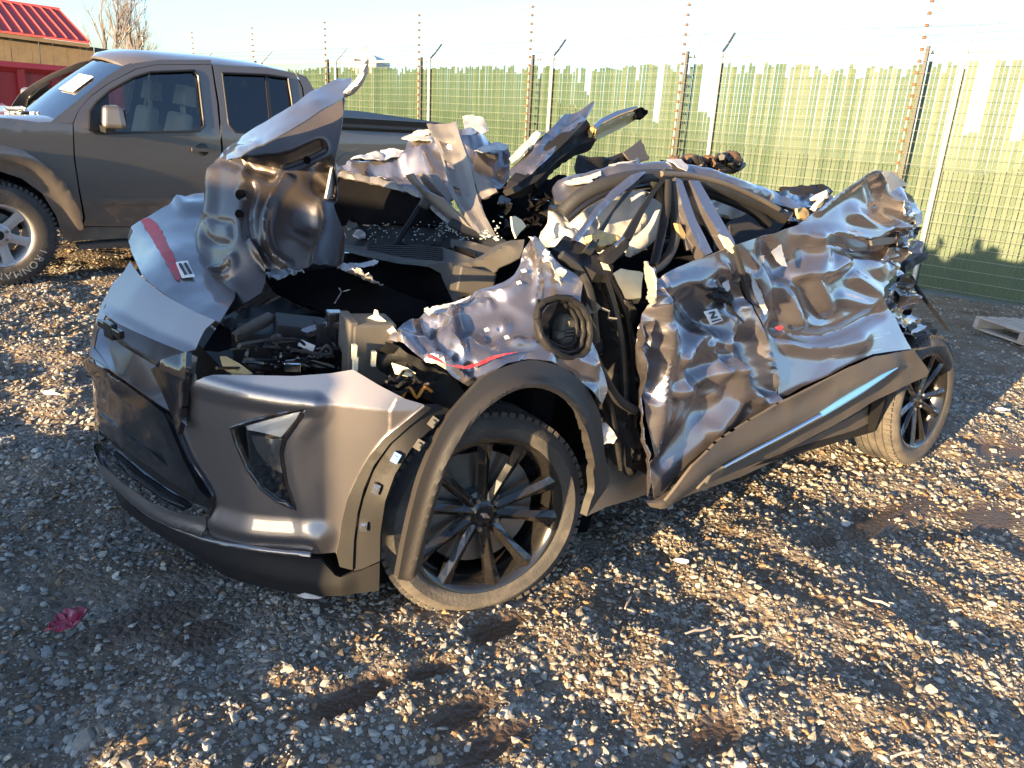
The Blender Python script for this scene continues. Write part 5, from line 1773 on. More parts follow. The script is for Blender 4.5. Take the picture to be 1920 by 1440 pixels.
sheet('roof_rail_tip_skin', [(1104, 239), (1118, 226), (1148, 212), (1184, 203), (1186, 207), (1152, 219), (1122, 234), (1108, 246)], railB, M['paint_clean'], C, res=6, off=.03, thick=.008)
sheet('roof_rail_tip_end', [(1180, 210), (1190, 206), (1203, 212), (1203, 219), (1192, 226), (1182, 226)], railB, M['felt'], C, res=5, off=.035, thick=.02, noise=[('b', .01, 30, 3)])
for k in range(6):
    P = [(.75 + .1 * k, -.6 + .1 * k, 1.12 + rr.uniform(-.04, .05)), (1.1 + .05 * k, -.2 + .08 * k, 1.22 + rr.uniform(-.05, .05)), (1.5, .1 + rr.uniform(-.2, .2), 1.18), (1.9, rr.uniform(-.3, .3), 1.10)]
    MB().tube(crom(P, 5), [.022] * 16, 5).build('roof_frame_piece', rr.choice((M['black'], M['felt'], M['rubber'])), C, 50)
for k in range(16):
    x, y = rr.uniform(930, 1050), rr.uniform(345, 430)
    w_ = rr.uniform(10, 26)
    a = rr.uniform(-1.2, .4)
    ca, sa = math.cos(a), math.sin(a)
    q = [(x + ca * u - sa * v, y + sa * u + ca * v) for u, v in ((-w_, -4), (w_, -7), (w_ * 1.1, 5), (-w_ * .8, 7))]
    sheet('cabin_fragment', q, [(q[0][0], q[0][1], 'x', rr.uniform(.55, .8)), (q[1][0], q[1][1], 'x', rr.uniform(.6, .85)), (q[2][0], q[2][1], 'x', rr.uniform(.5, .75)), (q[3][0], q[3][1], 'x', .6)], rr.choice((M['black'], M['felt'], M['black'], M['gloss'], M['cowl'])), C, res=7, thick=.008, noise=[('b', .02, 18, k)])
sheet('amber_shard', [(959, 406), (966, 405), (978, 412), (987, 424), (975, 436), (968, 446), (962, 430)], [(959, 406, 'y', .45), (987, 424, 'y', .42), (966, 446, 'y', .5)], M['cream'], C, res=5, thick=.006)

# ------------------------------------------------ left front fender, flare, charge port
fen_s = [(727, 645, 'y', .70), (806, 581, 'y', .62), (902, 550, 'y', .66), (981, 464, 'y', .72), (1002, 442, 'y', .74), (1074, 510, 'y', .82), (1098, 512, 'y', .83), (1130, 740, 'y', .95), (992, 675, 'y', .93), (858, 755, 'y', .93), (800, 675, 'y', .84), (900, 620, 'y', .80), (1000, 560, 'y', .82)]
PORT = [(1008, 600), (1010, 580), (1020, 566), (1045, 558), (1070, 560), (1090, 574), (1104, 600), (1107, 630), (1102, 655), (1090, 668), (1070, 672), (1050, 666), (1030, 652), (1014, 630)]
fender = sheet('front_fender', [(727, 645), (740, 622), (756, 608), (782, 594), (806, 582), (840, 576), (868, 563), (902, 551), (923, 543), (945, 533), (964, 514), (974, 486), (981, 465), (993, 446), (1003, 442), (1019, 460), (1037, 481), (1057, 500), (1074, 509), (1098, 511), (1094, 540), (1090, 568), (1108, 600), (1112, 640), (1119, 660), (1130, 700), (1134, 732), (1126, 758), (1108, 735), (1075, 699), (1033, 678), (992, 672), (950, 682), (900, 711), (880, 724), (850, 708), (817, 683), (785, 668), (762, 658)],
               fen_s, M['paint'], C, res=5.5, holes=[PORT],
               folds=[([(740, 640), (800, 640), (850, 610)], .03, 22, 1), ([(790, 600), (830, 650), (880, 690)], -.03, 18, 1), ([(850, 580), (850, 630), (870, 680)], .028, 16, 1), ([(900, 560), (960, 545), (985, 500)], .02, 18, 1), ([(820, 600), (860, 590), (920, 575)], .022, 10, 1),
                      ([(1000, 450), (1010, 520), (1005, 560)], .016, 12, 1), ([(960, 640), (1000, 640)], .012, 14, 1), ([(757, 650), (800, 668), (850, 690), (880, 712)], .018, 9, 1)],
               dents=[((915, 628), 18, -.025), ((945, 610), 16, .02), ((970, 635), 14, .015), ((880, 640), 16, .012)], noise=[('f', .024, 46, 7), ('p', .006, 12, 2)], smooth=35)
for pl in ([(866, 692), (892, 685), (918, 674), (940, 668), (968, 664), (940, 672), (920, 679), (895, 690), (872, 696)], [(800, 672), (840, 686), (870, 692), (868, 696), (838, 691), (800, 677)]):
    sheet('red_scrape', pl, fen_s, M['red'], fender, res=4, off=.020, thick=.002, edge_noise=1.2, noise=[('p', .006, 12, 2)])
sheet('bare_scrape', [(795, 596), (815, 588), (850, 582), (885, 566), (880, 572), (850, 588), (820, 594), (805, 606)], fen_s, M['scraped'], fender, res=5, off=.03, thick=.002, edge_noise=1.5, noise=[('p', .006, 12, 2)])
for (x, y) in ((976, 535), (1040, 525), (912, 627), (800, 590), (1020, 490), (985, 512), (948, 640)):
    sheet('bare_scrape', [(x - 5, y - 2), (x + 2, y - 4), (x + 6, y + 2), (x - 2, y + 4)], fen_s, M['scraped'], fender, res=4, off=.022, thick=.002, edge_noise=1.2, noise=[('p', .006, 12, 2)])
M['moulding'] = mat('arch_moulding_plastic', (0.024, 0.022, 0.021), 0.55, 0, 0, var=0.15, vscale=8, bump=0.1, bscale=350, dirt=(0.045, 0.04, 0.034), dscale=4, dthr=0.62)
fl_o = [(746, 1086), (762, 1000), (783, 914), (800, 866), (821, 818), (838, 786), (858, 760), (900, 714), (925, 697), (950, 686), (992, 675), (1033, 681), (1056, 690), (1075, 702), (1093, 719), (1108, 739), (1125, 777), (1131, 815), (1134, 852), (1142, 902), (1120, 940), (1100, 968)]
fl_i = [(1108, 940), (1115, 914), (1108, 860), (1096, 810), (1086, 788), (1075, 768), (1042, 739), (1000, 727), (958, 735), (917, 760), (895, 780), (875, 806), (842, 864), (828, 905), (817, 947), (800, 1010), (790, 1060), (764, 1089)]
flare_s = [(746, 1086, 'y', 1.00), (783, 914, 'y', 1.0), (858, 760, 'y', .97), (992, 675, 'y', .94), (1108, 739, 'y', .95), (1142, 902, 'y', .96), (1000, 727, 'y', .99), (875, 806, 'y', 1.0), (1115, 914, 'y', .985), (800, 1010, 'y', 1.01)]
sheet('arch_moulding', crom(fl_o, 3) + crom(fl_i, 3), flare_s, M['moulding'], C, res=6, thick=.030, folds=[([(770, 1080), (812, 925), (852, 830), (905, 765), (960, 728), (1000, 719), (1048, 732), (1090, 780), (1112, 870)], .014, 14, 1)], smooth=38)
sheet('arch_liner', [(850, 790), (880, 745), (930, 710), (992, 698), (1050, 715), (1095, 760), (1118, 830), (1122, 930), (1100, 1000), (1080, 1000), (1088, 930), (1070, 860), (1020, 800), (960, 775), (900, 790)], [(850, 790, 'y', .62), (992, 698, 'y', .60), (1118, 830, 'y', .62), (1100, 1000, 'y', .6), (960, 775, 'y', .5)], M['felt'], C, res=12, thick=.02)
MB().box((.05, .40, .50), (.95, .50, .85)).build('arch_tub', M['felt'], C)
# charge port
port_s = [(p[0], p[1], 'y', .80) for p in PORT[::3]]
sheet('charge_port_well', PORT, port_s, M['black'], C, res=8, thick=.01)
P = tps(CAR, fen_s)(np.array([p[0] for p in resample(PORT, 8)]), np.array([p[1] for p in resample(PORT, 8)]))
for k, (s_, r_) in enumerate(((0.0, .011), (.018, .008), (.034, .007))):
    cc = P.mean(0)
    Q = [tuple(cc + (p - cc) * (1 - .13 * k) + np.array([0, -s_, 0])) for p in P]
    MB().tube(Q + [Q[0]], r_, 6, cap=False).build('charge_port_ring', M['black'], C, 60)
c_ = CAR.at(1060, 622, y=.83)
po = MB().lathe([(0, .02), (.045, .02), (.052, .012), (.055, 0), (.055, -.03)], 28).build('charge_socket', M['conn'], C, 40)
po.matrix_local = Matrix.Translation(c_) @ Matrix.Rotation(R(8), 4, 'X') @ Matrix.Diagonal((.62, 1, 1.12, 1))
for (dx, dz, sx, sz) in ((0, .035, .03, .02), (0, 0, .052, .006), (0, -.012, .052, .006), (0, .012, .052, .006), (0, -.04, .03, .022), (.045, 0, .03, .02), (-.045, 0, .03, .02)):
    MB().box((c_[0] + dx, c_[1] + .022, c_[2] + dz), (sx, .02, sz)).build('socket_latch', M['conn'], C)
sheet('charge_port_flap', [(1012, 612), (1016, 590), (1028, 574), (1046, 566), (1040, 582), (1028, 604), (1030, 640), (1020, 634)], [(1012, 612, 'y', .86), (1046, 566, 'y', .86), (1030, 640, 'y', .84)], M['gloss'], C, res=6, thick=.006)

# ------------------------------------------------ front wheels and rear wheels
wheel(C, (0.062, 0.705, 0.342), R(13.2), R(4.1), .384, .288, .235, 'ten', 1, phase=.18)
wheel(C, (3.084, 0.755, 0.378), R(-1.4), R(7.6), .384, .280, .235, 'ten', 1, phase=.50)
wheel(C, (0.05, -0.80, 0.375), R(8), 0, .384, .280, .235, 'ten', -1)
wheel(C, (3.08, -0.80, 0.375), 0, 0, .384, .280, .235, 'ten', -1)
MB().tube([(.06, -.75, .36), (.06, .62, .36)], .035, 8).build('front_axle', M['black'], C, 60)
MB().tube([(3.08, -.75, .38), (3.08, .66, .38)], .05, 8).build('rear_axle', M['black'], C, 60)

# ------------------------------------------------ front door post and hinge opening
ap_s = [(1046, 470, 'y', .72), (1150, 500, 'y', .74), (1100, 600, 'y', .74), (1200, 640, 'y', .78), (1120, 760, 'y', .80), (1200, 900, 'y', .82)]
sheet('hinge_post', [(1040, 462), (1075, 470), (1110, 488), (1150, 516), (1172, 560), (1186, 610), (1192, 680), (1196, 760), (1200, 830), (1206, 890), (1190, 900), (1160, 890), (1140, 850), (1132, 780), (1125, 720), (1112, 650), (1105, 590), (1096, 540), (1080, 505), (1055, 485)], ap_s, M['black'], C, res=7, thick=.03,
      folds=[([(1060, 480), (1110, 530), (1140, 620), (1160, 740), (1175, 880)], .04, 12, 1), ([(1120, 500), (1165, 600), (1180, 740)], .035, 9, 1), ([(1096, 540), (1125, 650), (1150, 780)], -.03, 9, 1)], noise=[('b', .02, 10, 3), ('p', .01, 25, 5)], smooth=34)
sheet('hinge_post_base', [(1130, 900), (1145, 850), (1180, 868), (1215, 892), (1218, 925), (1180, 938), (1138, 950), (1100, 968), (1112, 940)], [(1130, 900, 'y', .86), (1218, 925, 'y', .86), (1100, 968, 'y', .90), (1180, 868, 'y', .8)], M['clad'], C, res=8, thick=.03)
for P_, r_, m_ in (([(1052, 478, 'y', .80), (1088, 508, 'y', .82), (1108, 560, 'y', .84), (1118, 640, 'y', .84)], .016, 'rubber'), ([(1105, 650, 'y', .86), (1128, 700, 'y', .88), (1158, 748, 'y', .88), (1190, 770, 'y', .88)], .018, 'rubber'),
                   ([(1130, 510, 'y', .80), (1150, 570, 'y', .82), (1166, 650, 'y', .84), (1172, 760, 'y', .85)], .014, 'rubber'), ([(1140, 520, 'y', .78), (1170, 580, 'y', .80), (1184, 660, 'y', .82), (1190, 800, 'y', .84)], .01, 'black'),
                   ([(1108, 560, 'y', .83), (1112, 650, 'y', .85), (1135, 730, 'y', .86), (1150, 790, 'y', .86), (1165, 880, 'y', .86)], .012, 'black')):
    MB().tube(crom(pathpts(CAR, P_), 5), r_, 6).build('door_seal', M[m_], C, 60)
sheet('hinge_plate', [(1098, 578), (1104, 562), (1118, 566), (1128, 576), (1120, 584), (1104, 590)], [(1098, 578, 'y', .84), (1128, 576, 'y', .86), (1104, 590, 'y', .85)], M['conn'], C, res=5, thick=.012)
bar('hinge_pin', [(1128, 578, 'y', .87), (1142, 584, 'y', .88), (1140, 596, 'y', .88), (1156, 598, 'y', .88)], .004, M['chrome'], C, n=5)
sheet('blue_hinge_bracket', [(1122, 795), (1136, 792), (1148, 806), (1158, 822), (1150, 832), (1136, 830), (1126, 838)], [(1122, 795, 'y', .85), (1158, 822, 'y', .88), (1126, 838, 'y', .86)], M['scraped'], C, res=5, thick=.01, noise=[('b', .008, 30, 3)])
sheet('cream_foam_block', [(1150, 512), (1165, 503), (1200, 508), (1207, 512), (1204, 530), (1202, 558), (1180, 560), (1158, 553), (1148, 530)], [(1150, 512, 'y', .70), (1207, 512, 'y', .74), (1202, 558, 'y', .78), (1158, 553, 'y', .74)], M['cream'], C, res=6, thick=.05, noise=[('p', .015, 14, 3)])
sheet('window_regulator', [(1160, 562), (1186, 562), (1196, 590), (1190, 606), (1170, 590)], [(1160, 562, 'y', .78), (1196, 590, 'y', .82), (1170, 590, 'y', .8)], M['gloss'], C, res=6, thick=.02, noise=[('b', .02, 20, 4)])

# ------------------------------------------------ crushed doors (front door, rear door with the rear quarter)
dr_s = [(1222, 940, 'y', .98), (1210, 800, 'y', .93), (1200, 640, 'y', .90), (1224, 515, 'y', .82), (1302, 488, 'y', .80), (1373, 459, 'y', .80), (1458, 438, 'y', .79), (1530, 392, 'y', .76), (1600, 341, 'y', .73), (1642, 318, 'y', .72), (1700, 356, 'y', .66), (1718, 422, 'y', .64), (1690, 500, 'y', .74), (1647, 559, 'y', .82), (1708, 653, 'y', .92),
        (1552, 705, 'y', .95), (1411, 781, 'y', .96), (1292, 866, 'y', .97), (1320, 600, 'y', .86), (1390, 560, 'y', .79), (1450, 560, 'y', .84), (1560, 540, 'y', .84), (1520, 640, 'y', .88), (1300, 750, 'y', .94), (1390, 690, 'y', .90)]
fd = sheet('front_door', [(1226, 934), (1222, 905), (1216, 870), (1210, 800), (1206, 740), (1200, 690), (1197, 650), (1198, 611), (1202, 575), (1208, 545), (1212, 515), (1218, 500), (1226, 524), (1260, 506), (1302, 488), (1340, 474), (1373, 460), (1381, 480), (1388, 502), (1396, 545), (1408, 573), (1424, 610), (1440, 660), (1452, 705), (1459, 752),
              (1411, 782), (1344, 824), (1292, 867), (1255, 908), (1238, 930)], dr_s, M['paint'], C, res=5,
           folds=[([(1213, 560), (1236, 620), (1240, 700), (1228, 780), (1218, 850)], .040, 25, 1), ([(1218, 520), (1226, 600), (1262, 660), (1276, 720)], .035, 31, 1), ([(1278, 672), (1300, 640), (1326, 628), (1359, 648)], .040, 23, 1), ([(1290, 560), (1330, 610), (1363, 650)], -.03, 34, 1),
                  ([(1363, 600), (1366, 650), (1376, 700), (1402, 738), (1452, 752)], .045, 23, 1), ([(1380, 540), (1400, 600), (1420, 680), (1440, 742)], -.045, 25, 1), ([(1404, 575), (1432, 640), (1452, 720)], .035, 17, 1), ([(1262, 735), (1293, 728), (1340, 700), (1368, 690)], .032, 22, 1),
                  ([(1368, 700), (1382, 752), (1344, 805)], .028, 26, 1), ([(1300, 690), (1320, 740), (1290, 800), (1250, 860)], -.035, 40, 1), ([(1330, 540), (1352, 560), (1345, 590)], .03, 17, 1), ([(1240, 540), (1300, 530), (1350, 500)], .016, 31, 1), ([(1330, 650), (1345, 690), (1340, 740)], .03, 16, 1),
                  ([(1212, 620), (1226, 680), (1218, 740)], -.05, 16, 1), ([(1355, 500), (1364, 540), (1380, 560)], .02, 14, 1)],
           dents=[((1290, 580), 45, -.03), ((1250, 780), 40, .02), ((1330, 780), 30, -.02), ((1390, 640), 22, -.03)], noise=[('f', .012, 110, 3), ('f', .026, 40, 7, (1400, 650, 50, 110)), ('f', .03, 26, 2, (1215, 600, 22, 140)), ('p', .006, 3, 8)], smooth=38)
rd = sheet('rear_door', [(1377, 459), (1400, 452), (1458, 437), (1496, 421), (1529, 393), (1565, 366), (1600, 341), (1625, 326), (1642, 318), (1656, 320), (1670, 327), (1685, 340), (1699, 356), (1712, 368), (1717, 385), (1719, 422), (1714, 448), (1706, 470), (1694, 497), (1680, 515), (1666, 530), (1650, 545), (1647, 559), (1660, 570), (1672, 584), (1682, 600), (1690, 620), (1700, 640), (1709, 654),
               (1670, 659), (1637, 664), (1590, 684), (1552, 705), (1510, 724), (1478, 742), (1462, 750), (1456, 705), (1444, 660), (1428, 610), (1412, 573), (1400, 545), (1392, 502), (1385, 480)], dr_s, M['paint'], C, res=5,
           folds=[([(1524, 452), (1538, 480), (1524, 500), (1500, 512)], .042, 22, 1), ([(1578, 492), (1548, 510), (1524, 524), (1536, 550), (1548, 578)], .042, 22, 1), ([(1467, 535), (1480, 560), (1496, 605)], .038, 22, 1), ([(1467, 620), (1510, 632), (1552, 630), (1600, 612), (1647, 585)], -.035, 20, 1),
                  ([(1440, 470), (1462, 520), (1470, 570), (1458, 610)], -.03, 28, 1), ([(1480, 640), (1540, 650), (1610, 640)], .022, 28, 1), ([(1500, 440), (1560, 440), (1640, 450), (1690, 470)], .026, 22, 1), ([(1560, 455), (1620, 470), (1660, 470)], -.03, 22, 1), ([(1600, 400), (1650, 430), (1690, 420)], .03, 25, 1),
                  ([(1640, 345), (1660, 400), (1690, 440)], -.03, 25, 1), ([(1690, 360), (1680, 400), (1712, 400)], .04, 16, 1), ([(1600, 520), (1630, 540), (1650, 555)], .03, 19, 1), ([(1580, 560), (1620, 570), (1650, 575)], .02, 19, 1), ([(1505, 540), (1520, 580), (1560, 600)], -.02, 25, 1), ([(1530, 395), (1600, 345), (1640, 322)], .014, 14, 1)],
           dents=[((1480, 500), 28, -.03), ((1560, 420), 40, .015), ((1640, 500), 26, .03), ((1680, 430), 20, .04), ((1620, 620), 30, .012)], noise=[('f', .012, 110, 12), ('f', .05, 26, 4, (1690, 420, 34, 90)), ('f', .035, 30, 9, (1420, 560, 36, 80)), ('p', .006, 3, 5)], smooth=38)
# ragged bright lips and scrapes on the doors
sheet('torn_lip', [(1213, 520), (1208, 500), (1206, 490), (1211, 492), (1219, 505), (1226, 530), (1232, 560), (1226, 575), (1216, 560)], [(1213, 520, 'y', .88), (1206, 490, 'y', .86), (1226, 575, 'y', .92)], M['torn'], fd, res=5, thick=.005, noise=[('p', .02, 10, 2)], edge_noise=.8)
sheet('torn_lip', [(1199, 600), (1208, 632), (1204, 660), (1213, 690), (1212, 715), (1204, 745), (1209, 775), (1207, 800), (1216, 850), (1218, 880), (1221, 905), (1217, 930), (1214, 900), (1210, 850), (1204, 810), (1203, 780), (1199, 745), (1196, 715), (1191, 690), (1196, 655), (1194, 630)], [(1199, 600, 'y', .93), (1210, 700, 'y', .96), (1193, 690, 'y', .90), (1211, 800, 'y', .97), (1217, 930, 'y', 1.0), (1198, 740, 'y', .91)], M['paint'], fd, res=4, thick=.005,
      noise=[('f', .014, 24, 2)], edge_noise=.8)
for pl, m_ in (([(1434, 470), (1452, 458), (1456, 480), (1462, 500), (1452, 498), (1442, 486)], 'torn'), ([(1640, 320), (1656, 320), (1688, 344), (1672, 348), (1656, 358), (1650, 340)], 'torn'), ([(1340, 530), (1352, 522), (1356, 540), (1346, 552)], 'scraped'),
              ([(1410, 480), (1420, 476), (1420, 490), (1412, 492)], 'torn'), ([(1700, 400), (1716, 396), (1716, 420), (1702, 424)], 'torn'), ([(1396, 504), (1404, 520), (1420, 545), (1430, 580), (1424, 590), (1410, 560), (1400, 535)], 'scraped')):
    sheet('bare_scrape', pl, dr_s, M[m_], rd, res=5, off=.035, thick=.003, noise=[('p', .010, 6, 5)], edge_noise=1.2)
sheet('red_scrape', [(1446, 612), (1458, 607), (1461, 613), (1455, 619), (1448, 617)], dr_s, M['red'], rd, res=5, off=.02, thick=.002, noise=[('p', .010, 6, 5)], edge_noise=1.5)
for (x, y) in ((1690, 395), (1700, 470), (1676, 455), (1660, 480), (1694, 440)):
    sheet('crumpled_shred', [(x - 14, y - 8), (x + 4, y - 16), (x + 18, y - 4), (x + 10, y + 14), (x - 8, y + 12)], [(x - 14, y - 8, 'y', .70), (x + 18, y - 4, 'y', .66), (x, y + 14, 'y', .74)], rr.choice((M['paint'], M['scraped'], M['bare'])), rd, res=4, off=.03, thick=.004, noise=[('f', .035, 11, x % 7)], smooth=30, edge_noise=1.2)
sheet('door_pull', [(1618, 452), (1640, 446), (1676, 446), (1678, 456), (1645, 460), (1620, 462)], dr_s, M['conn'], rd, res=5, off=.04, thick=.012)
bar('door_seam_strip', [(1376, 462, 'y', .85), (1386, 492, 'y', .86), (1396, 530, 'y', .86), (1404, 562, 'y', .86)], [.014, .014, .013, .01], M['rubber'], C, n=6)
sheet('lock_wreckage', [(1332, 552), (1350, 545), (1372, 552), (1380, 562), (1366, 570), (1345, 566)], [(1332, 552, 'y', .87), (1380, 562, 'y', .86), (1345, 566, 'y', .87)], M['black'], C, res=5, thick=.02, noise=[('b', .03, 25, 3)])
bar('lock_rod', [(1362, 570, 'y', .88), (1380, 590, 'y', .89), (1394, 604, 'y', .89)], .005, M['black'], C, n=5)
lab = sheet('paper_label', [(1308, 586), (1334, 580), (1346, 602), (1322, 610)], dr_s, M['sticker'], fd, res=6, off=.026, thick=.002, noise=[('p', .010, 6, 8)])
for pl in ([(1316, 588), (1328, 585), (1329, 588), (1317, 591)], [(1326, 588), (1330, 588), (1324, 598), (1320, 598)], [(1320, 597), (1333, 594), (1334, 597), (1321, 600)], [(1322, 603), (1340, 599), (1341, 601), (1323, 606)]):
    sheet('label_print', pl, dr_s, M['ink'], fd, res=6, off=.031, thick=.0015, noise=[('p', .010, 6, 8)])

# ------------------------------------------------ rocker cladding and its bright strip
rk_s = [(1217, 946, 'y', 1.0), (1292, 895, 'y', 1.0), (1411, 800, 'y', .985), (1552, 715, 'y', .975), (1700, 660, 'y', .96), (1740, 696, 'y', .96), (1640, 752, 'y', .95), (1505, 828, 'y', .93), (1387, 880, 'y', .94), (1300, 918, 'y', .97)]
rk = sheet('door_cladding', [(1212, 942), (1217, 949), (1232, 948), (1262, 934), (1292, 918), (1340, 900), (1387, 880), (1440, 858), (1505, 828), (1560, 800), (1600, 776), (1642, 752), (1690, 726), (1737, 706), (1742, 697), (1736, 686), (1712, 656), (1670, 661), (1640, 667), (1592, 688), (1552, 709), (1478, 747), (1411, 786), (1344, 828), (1294, 870), (1257, 911), (1238, 932), (1222, 940)], rk_s, M['clad'], C, res=7, thick=.012,
           folds=[([(1240, 940), (1292, 895), (1330, 865), (1420, 815), (1524, 765), (1600, 715), (1670, 684)], .03, 30, 1), ([(1478, 750), (1552, 712), (1640, 670), (1710, 660)], .008, 8, 1)], noise=[('p', .006, 5, 3)], smooth=34)
RK = tps(CAR, rk_s)


def rk_bar(name, L, r, m):
    L2 = crom(L, 5)
    P = RK(np.array([p[0] for p in L2]), np.array([p[1] for p in L2])) + np.array([0, .034, .004])
    rs_ = [np.interp(i / (len(P) - 1), np.linspace(0, 1, len(r)), r) for i in range(len(P))]
    return MB().tube([tuple(p) for p in P], list(rs_), 10).build(name, m, rk, 60)


rk_bar('chrome_strip', [(1342, 872), (1390, 846), (1450, 815), (1524, 775)], [.008, .012, .014, .015], M['chrome'])
rk_bar('blue_strip', [(1524, 775), (1560, 753), (1600, 729), (1640, 704), (1670, 687)], [.015, .018, .018, .013, .003], M['bluetrim'])
sheet('chrome_strip_end', [(1296, 908), (1318, 884), (1348, 866), (1346, 876), (1322, 894)], rk_s, M['conn'], rk, res=6, off=.034, thick=.014)
sheet('sill', [(1230, 948), (1292, 920), (1387, 882), (1505, 830), (1600, 780), (1644, 755), (1636, 790), (1604, 806), (1505, 840), (1387, 895), (1300, 925), (1240, 952)], [(1230, 948, 'y', .84), (1387, 890, 'y', .80), (1505, 835, 'y', .80), (1644, 760, 'y', .82), (1604, 806, 'y', .80)], M['clad'], C, res=9, thick=.05)
sheet('rear_arch_edge', [(1636, 752), (1662, 742), (1650, 780), (1640, 810), (1628, 808), (1630, 780)], [(1636, 752, 'y', .86), (1650, 800, 'y', .84), (1628, 808, 'y', .8)], M['black'], C, res=7, thick=.04)
MB().box((2.05, .72, .30), (2.0, .16, .14)).build('sill_beam', M['black'], C)

# ------------------------------------------------ rear end wreckage
rq = [(1650, 545, 'y', .70), (1700, 500, 'y', .62), (1740, 600, 'y', .64), (1690, 640, 'y', .80), (1745, 540, 'y', .55)]
sheet('rear_quarter_shred', [(1650, 556), (1668, 530), (1690, 505), (1706, 530), (1712, 560), (1722, 590), (1738, 612), (1720, 626), (1702, 640), (1690, 618), (1672, 585)], rq, M['paint'], C, res=4.5, thick=.004, noise=[('f', .06, 18, 3)], smooth=30, edge_noise=1.5)
sheet('rear_quarter_shred', [(1664, 540), (1684, 512), (1700, 530), (1696, 560), (1680, 580)], rq, M['bare'], C, res=4.5, off=.03, thick=.004, noise=[('f', .06, 16, 8)], smooth=30, edge_noise=1.5)
sheet('rear_bumper_end', [(1700, 605), (1725, 598), (1752, 612), (1756, 640), (1735, 650), (1712, 640)], [(1700, 605, 'y', .68), (1756, 640, 'y', .6), (1712, 640, 'y', .72)], M['black'], C, res=7, thick=.02, noise=[('b', .03, 12, 5)])
bar('gas_strut', [(1708, 520, 'y', .66), (1722, 545, 'y', .66), (1750, 582, 'y', .68), (1776, 617, 'y', .72)], [.013, .013, .011, .009], M['black'], C, n=6)
sheet('torn_lamp_block', [(1698, 500), (1704, 490), (1730, 474), (1741, 472), (1740, 484), (1722, 496), (1704, 508), (1696, 514)], [(1698, 500, 'y', .60), (1741, 474, 'y', .55), (1704, 508, 'y', .60)], M['black'], C, res=5, thick=.05, noise=[('p', .01, 20, 2)])
sheet('rear_spoiler_shard', [(1462, 352), (1500, 346), (1555, 348), (1562, 360), (1545, 372), (1500, 362), (1470, 360)], [(1462, 352, 'y', .2), (1560, 352, 'y', .3), (1545, 372, 'y', .35), (1500, 362, 'y', .3)], M['black'], C, res=6, thick=.02, noise=[('b', .02, 14, 3)])
sheet('rear_glass_frame', [(1430, 365), (1470, 358), (1540, 372), (1530, 392), (1498, 418), (1470, 410), (1450, 388)], [(1430, 365, 'y', .52), (1540, 372, 'y', .45), (1498, 418, 'y', .62), (1450, 388, 'y', .58)], M['gloss'], C, res=7, thick=.02, noise=[('b', .03, 9, 6)])
sheet('amber_lamp_shard', [(1494, 392), (1508, 388), (1518, 398), (1512, 412), (1500, 408)], [(1494, 392, 'y', .66), (1518, 398, 'y', .66), (1500, 408, 'y', .68)], M['tan'], C, res=5, thick=.012, noise=[('b', .01, 30, 2)])
sheet('tailgate_wad', [(1528, 372), (1548, 366), (1556, 380), (1540, 392), (1528, 396)], [(1528, 372, 'y', .6), (1556, 380, 'y', .58), (1528, 396, 'y', .66)], M['torn'], C, res=4, thick=.02, noise=[('b', .05, 18, 2)])

# ------------------------------------------------ roof edge, pillars, airbags
rg = [(1040, 350, 'y', .40), (1142, 316, 'y', .45), (1250, 309, 'y', .50), (1310, 320, 'y', .55), (1400, 342, 'y', .60), (1500, 385, 'y', .62), (1060, 372, 'y', .46), (1250, 324, 'y', .56), (1440, 378, 'y', .62)]
rs = sheet('roof_side_rail', [(1036, 352), (1045, 340), (1062, 336), (1100, 326), (1142, 315), (1195, 310), (1250, 308), (1290, 313), (1330, 320), (1400, 340), (1450, 358), (1492, 380), (1506, 392), (1498, 396), (1470, 386), (1440, 376), (1400, 358), (1330, 336), (1290, 327), (1250, 322), (1195, 326), (1150, 334), (1105, 350), (1062, 374), (1042, 376)], rg, M['paint_clean'], C, res=6, thick=.02,
           folds=[([(1060, 345), (1150, 322), (1250, 314), (1330, 327), (1440, 366)], .02, 8, 1)], noise=[('b', .008, 10, 4)])
sheet('pale_chip', [(1056, 350), (1075, 344), (1105, 338), (1126, 330), (1126, 338), (1108, 346), (1112, 350), (1086, 354), (1066, 356)], rg, M['torn'], rs, res=5, off=.024, thick=.003, edge_noise=1.2)
sheet('pale_chip', [(1140, 318), (1162, 313), (1190, 310), (1180, 314), (1158, 320)], rg, M['torn'], rs, res=5, off=.022, thick=.003, edge_noise=1)
sheet('pale_chip', [(1246, 310), (1272, 309), (1285, 322), (1282, 330), (1268, 325), (1258, 316)], rg, M['torn'], rs, res=5, off=.026, thick=.003, edge_noise=1)


def strip_(name, poly, y0, y1, m, thick=.025, folds=(), par=None):
    ys_ = [p[1] for p in poly]
    a, b = min(ys_), max(ys_)
    ctrl = []
    for p in poly[::2]:
        t = (p[1] - a) / max(1, b - a)
        ctrl.append((p[0], p[1], 'y', y0 + (y1 - y0) * t))
    return sheet(name, poly, ctrl, m, par or C, res=6, thick=thick, folds=folds, smooth=34)


def arc_tube(name, L, r, m, n=7):
    MB().tube(crom(pathpts(CAR, L), 6), r, n).build(name, m, C, 60)


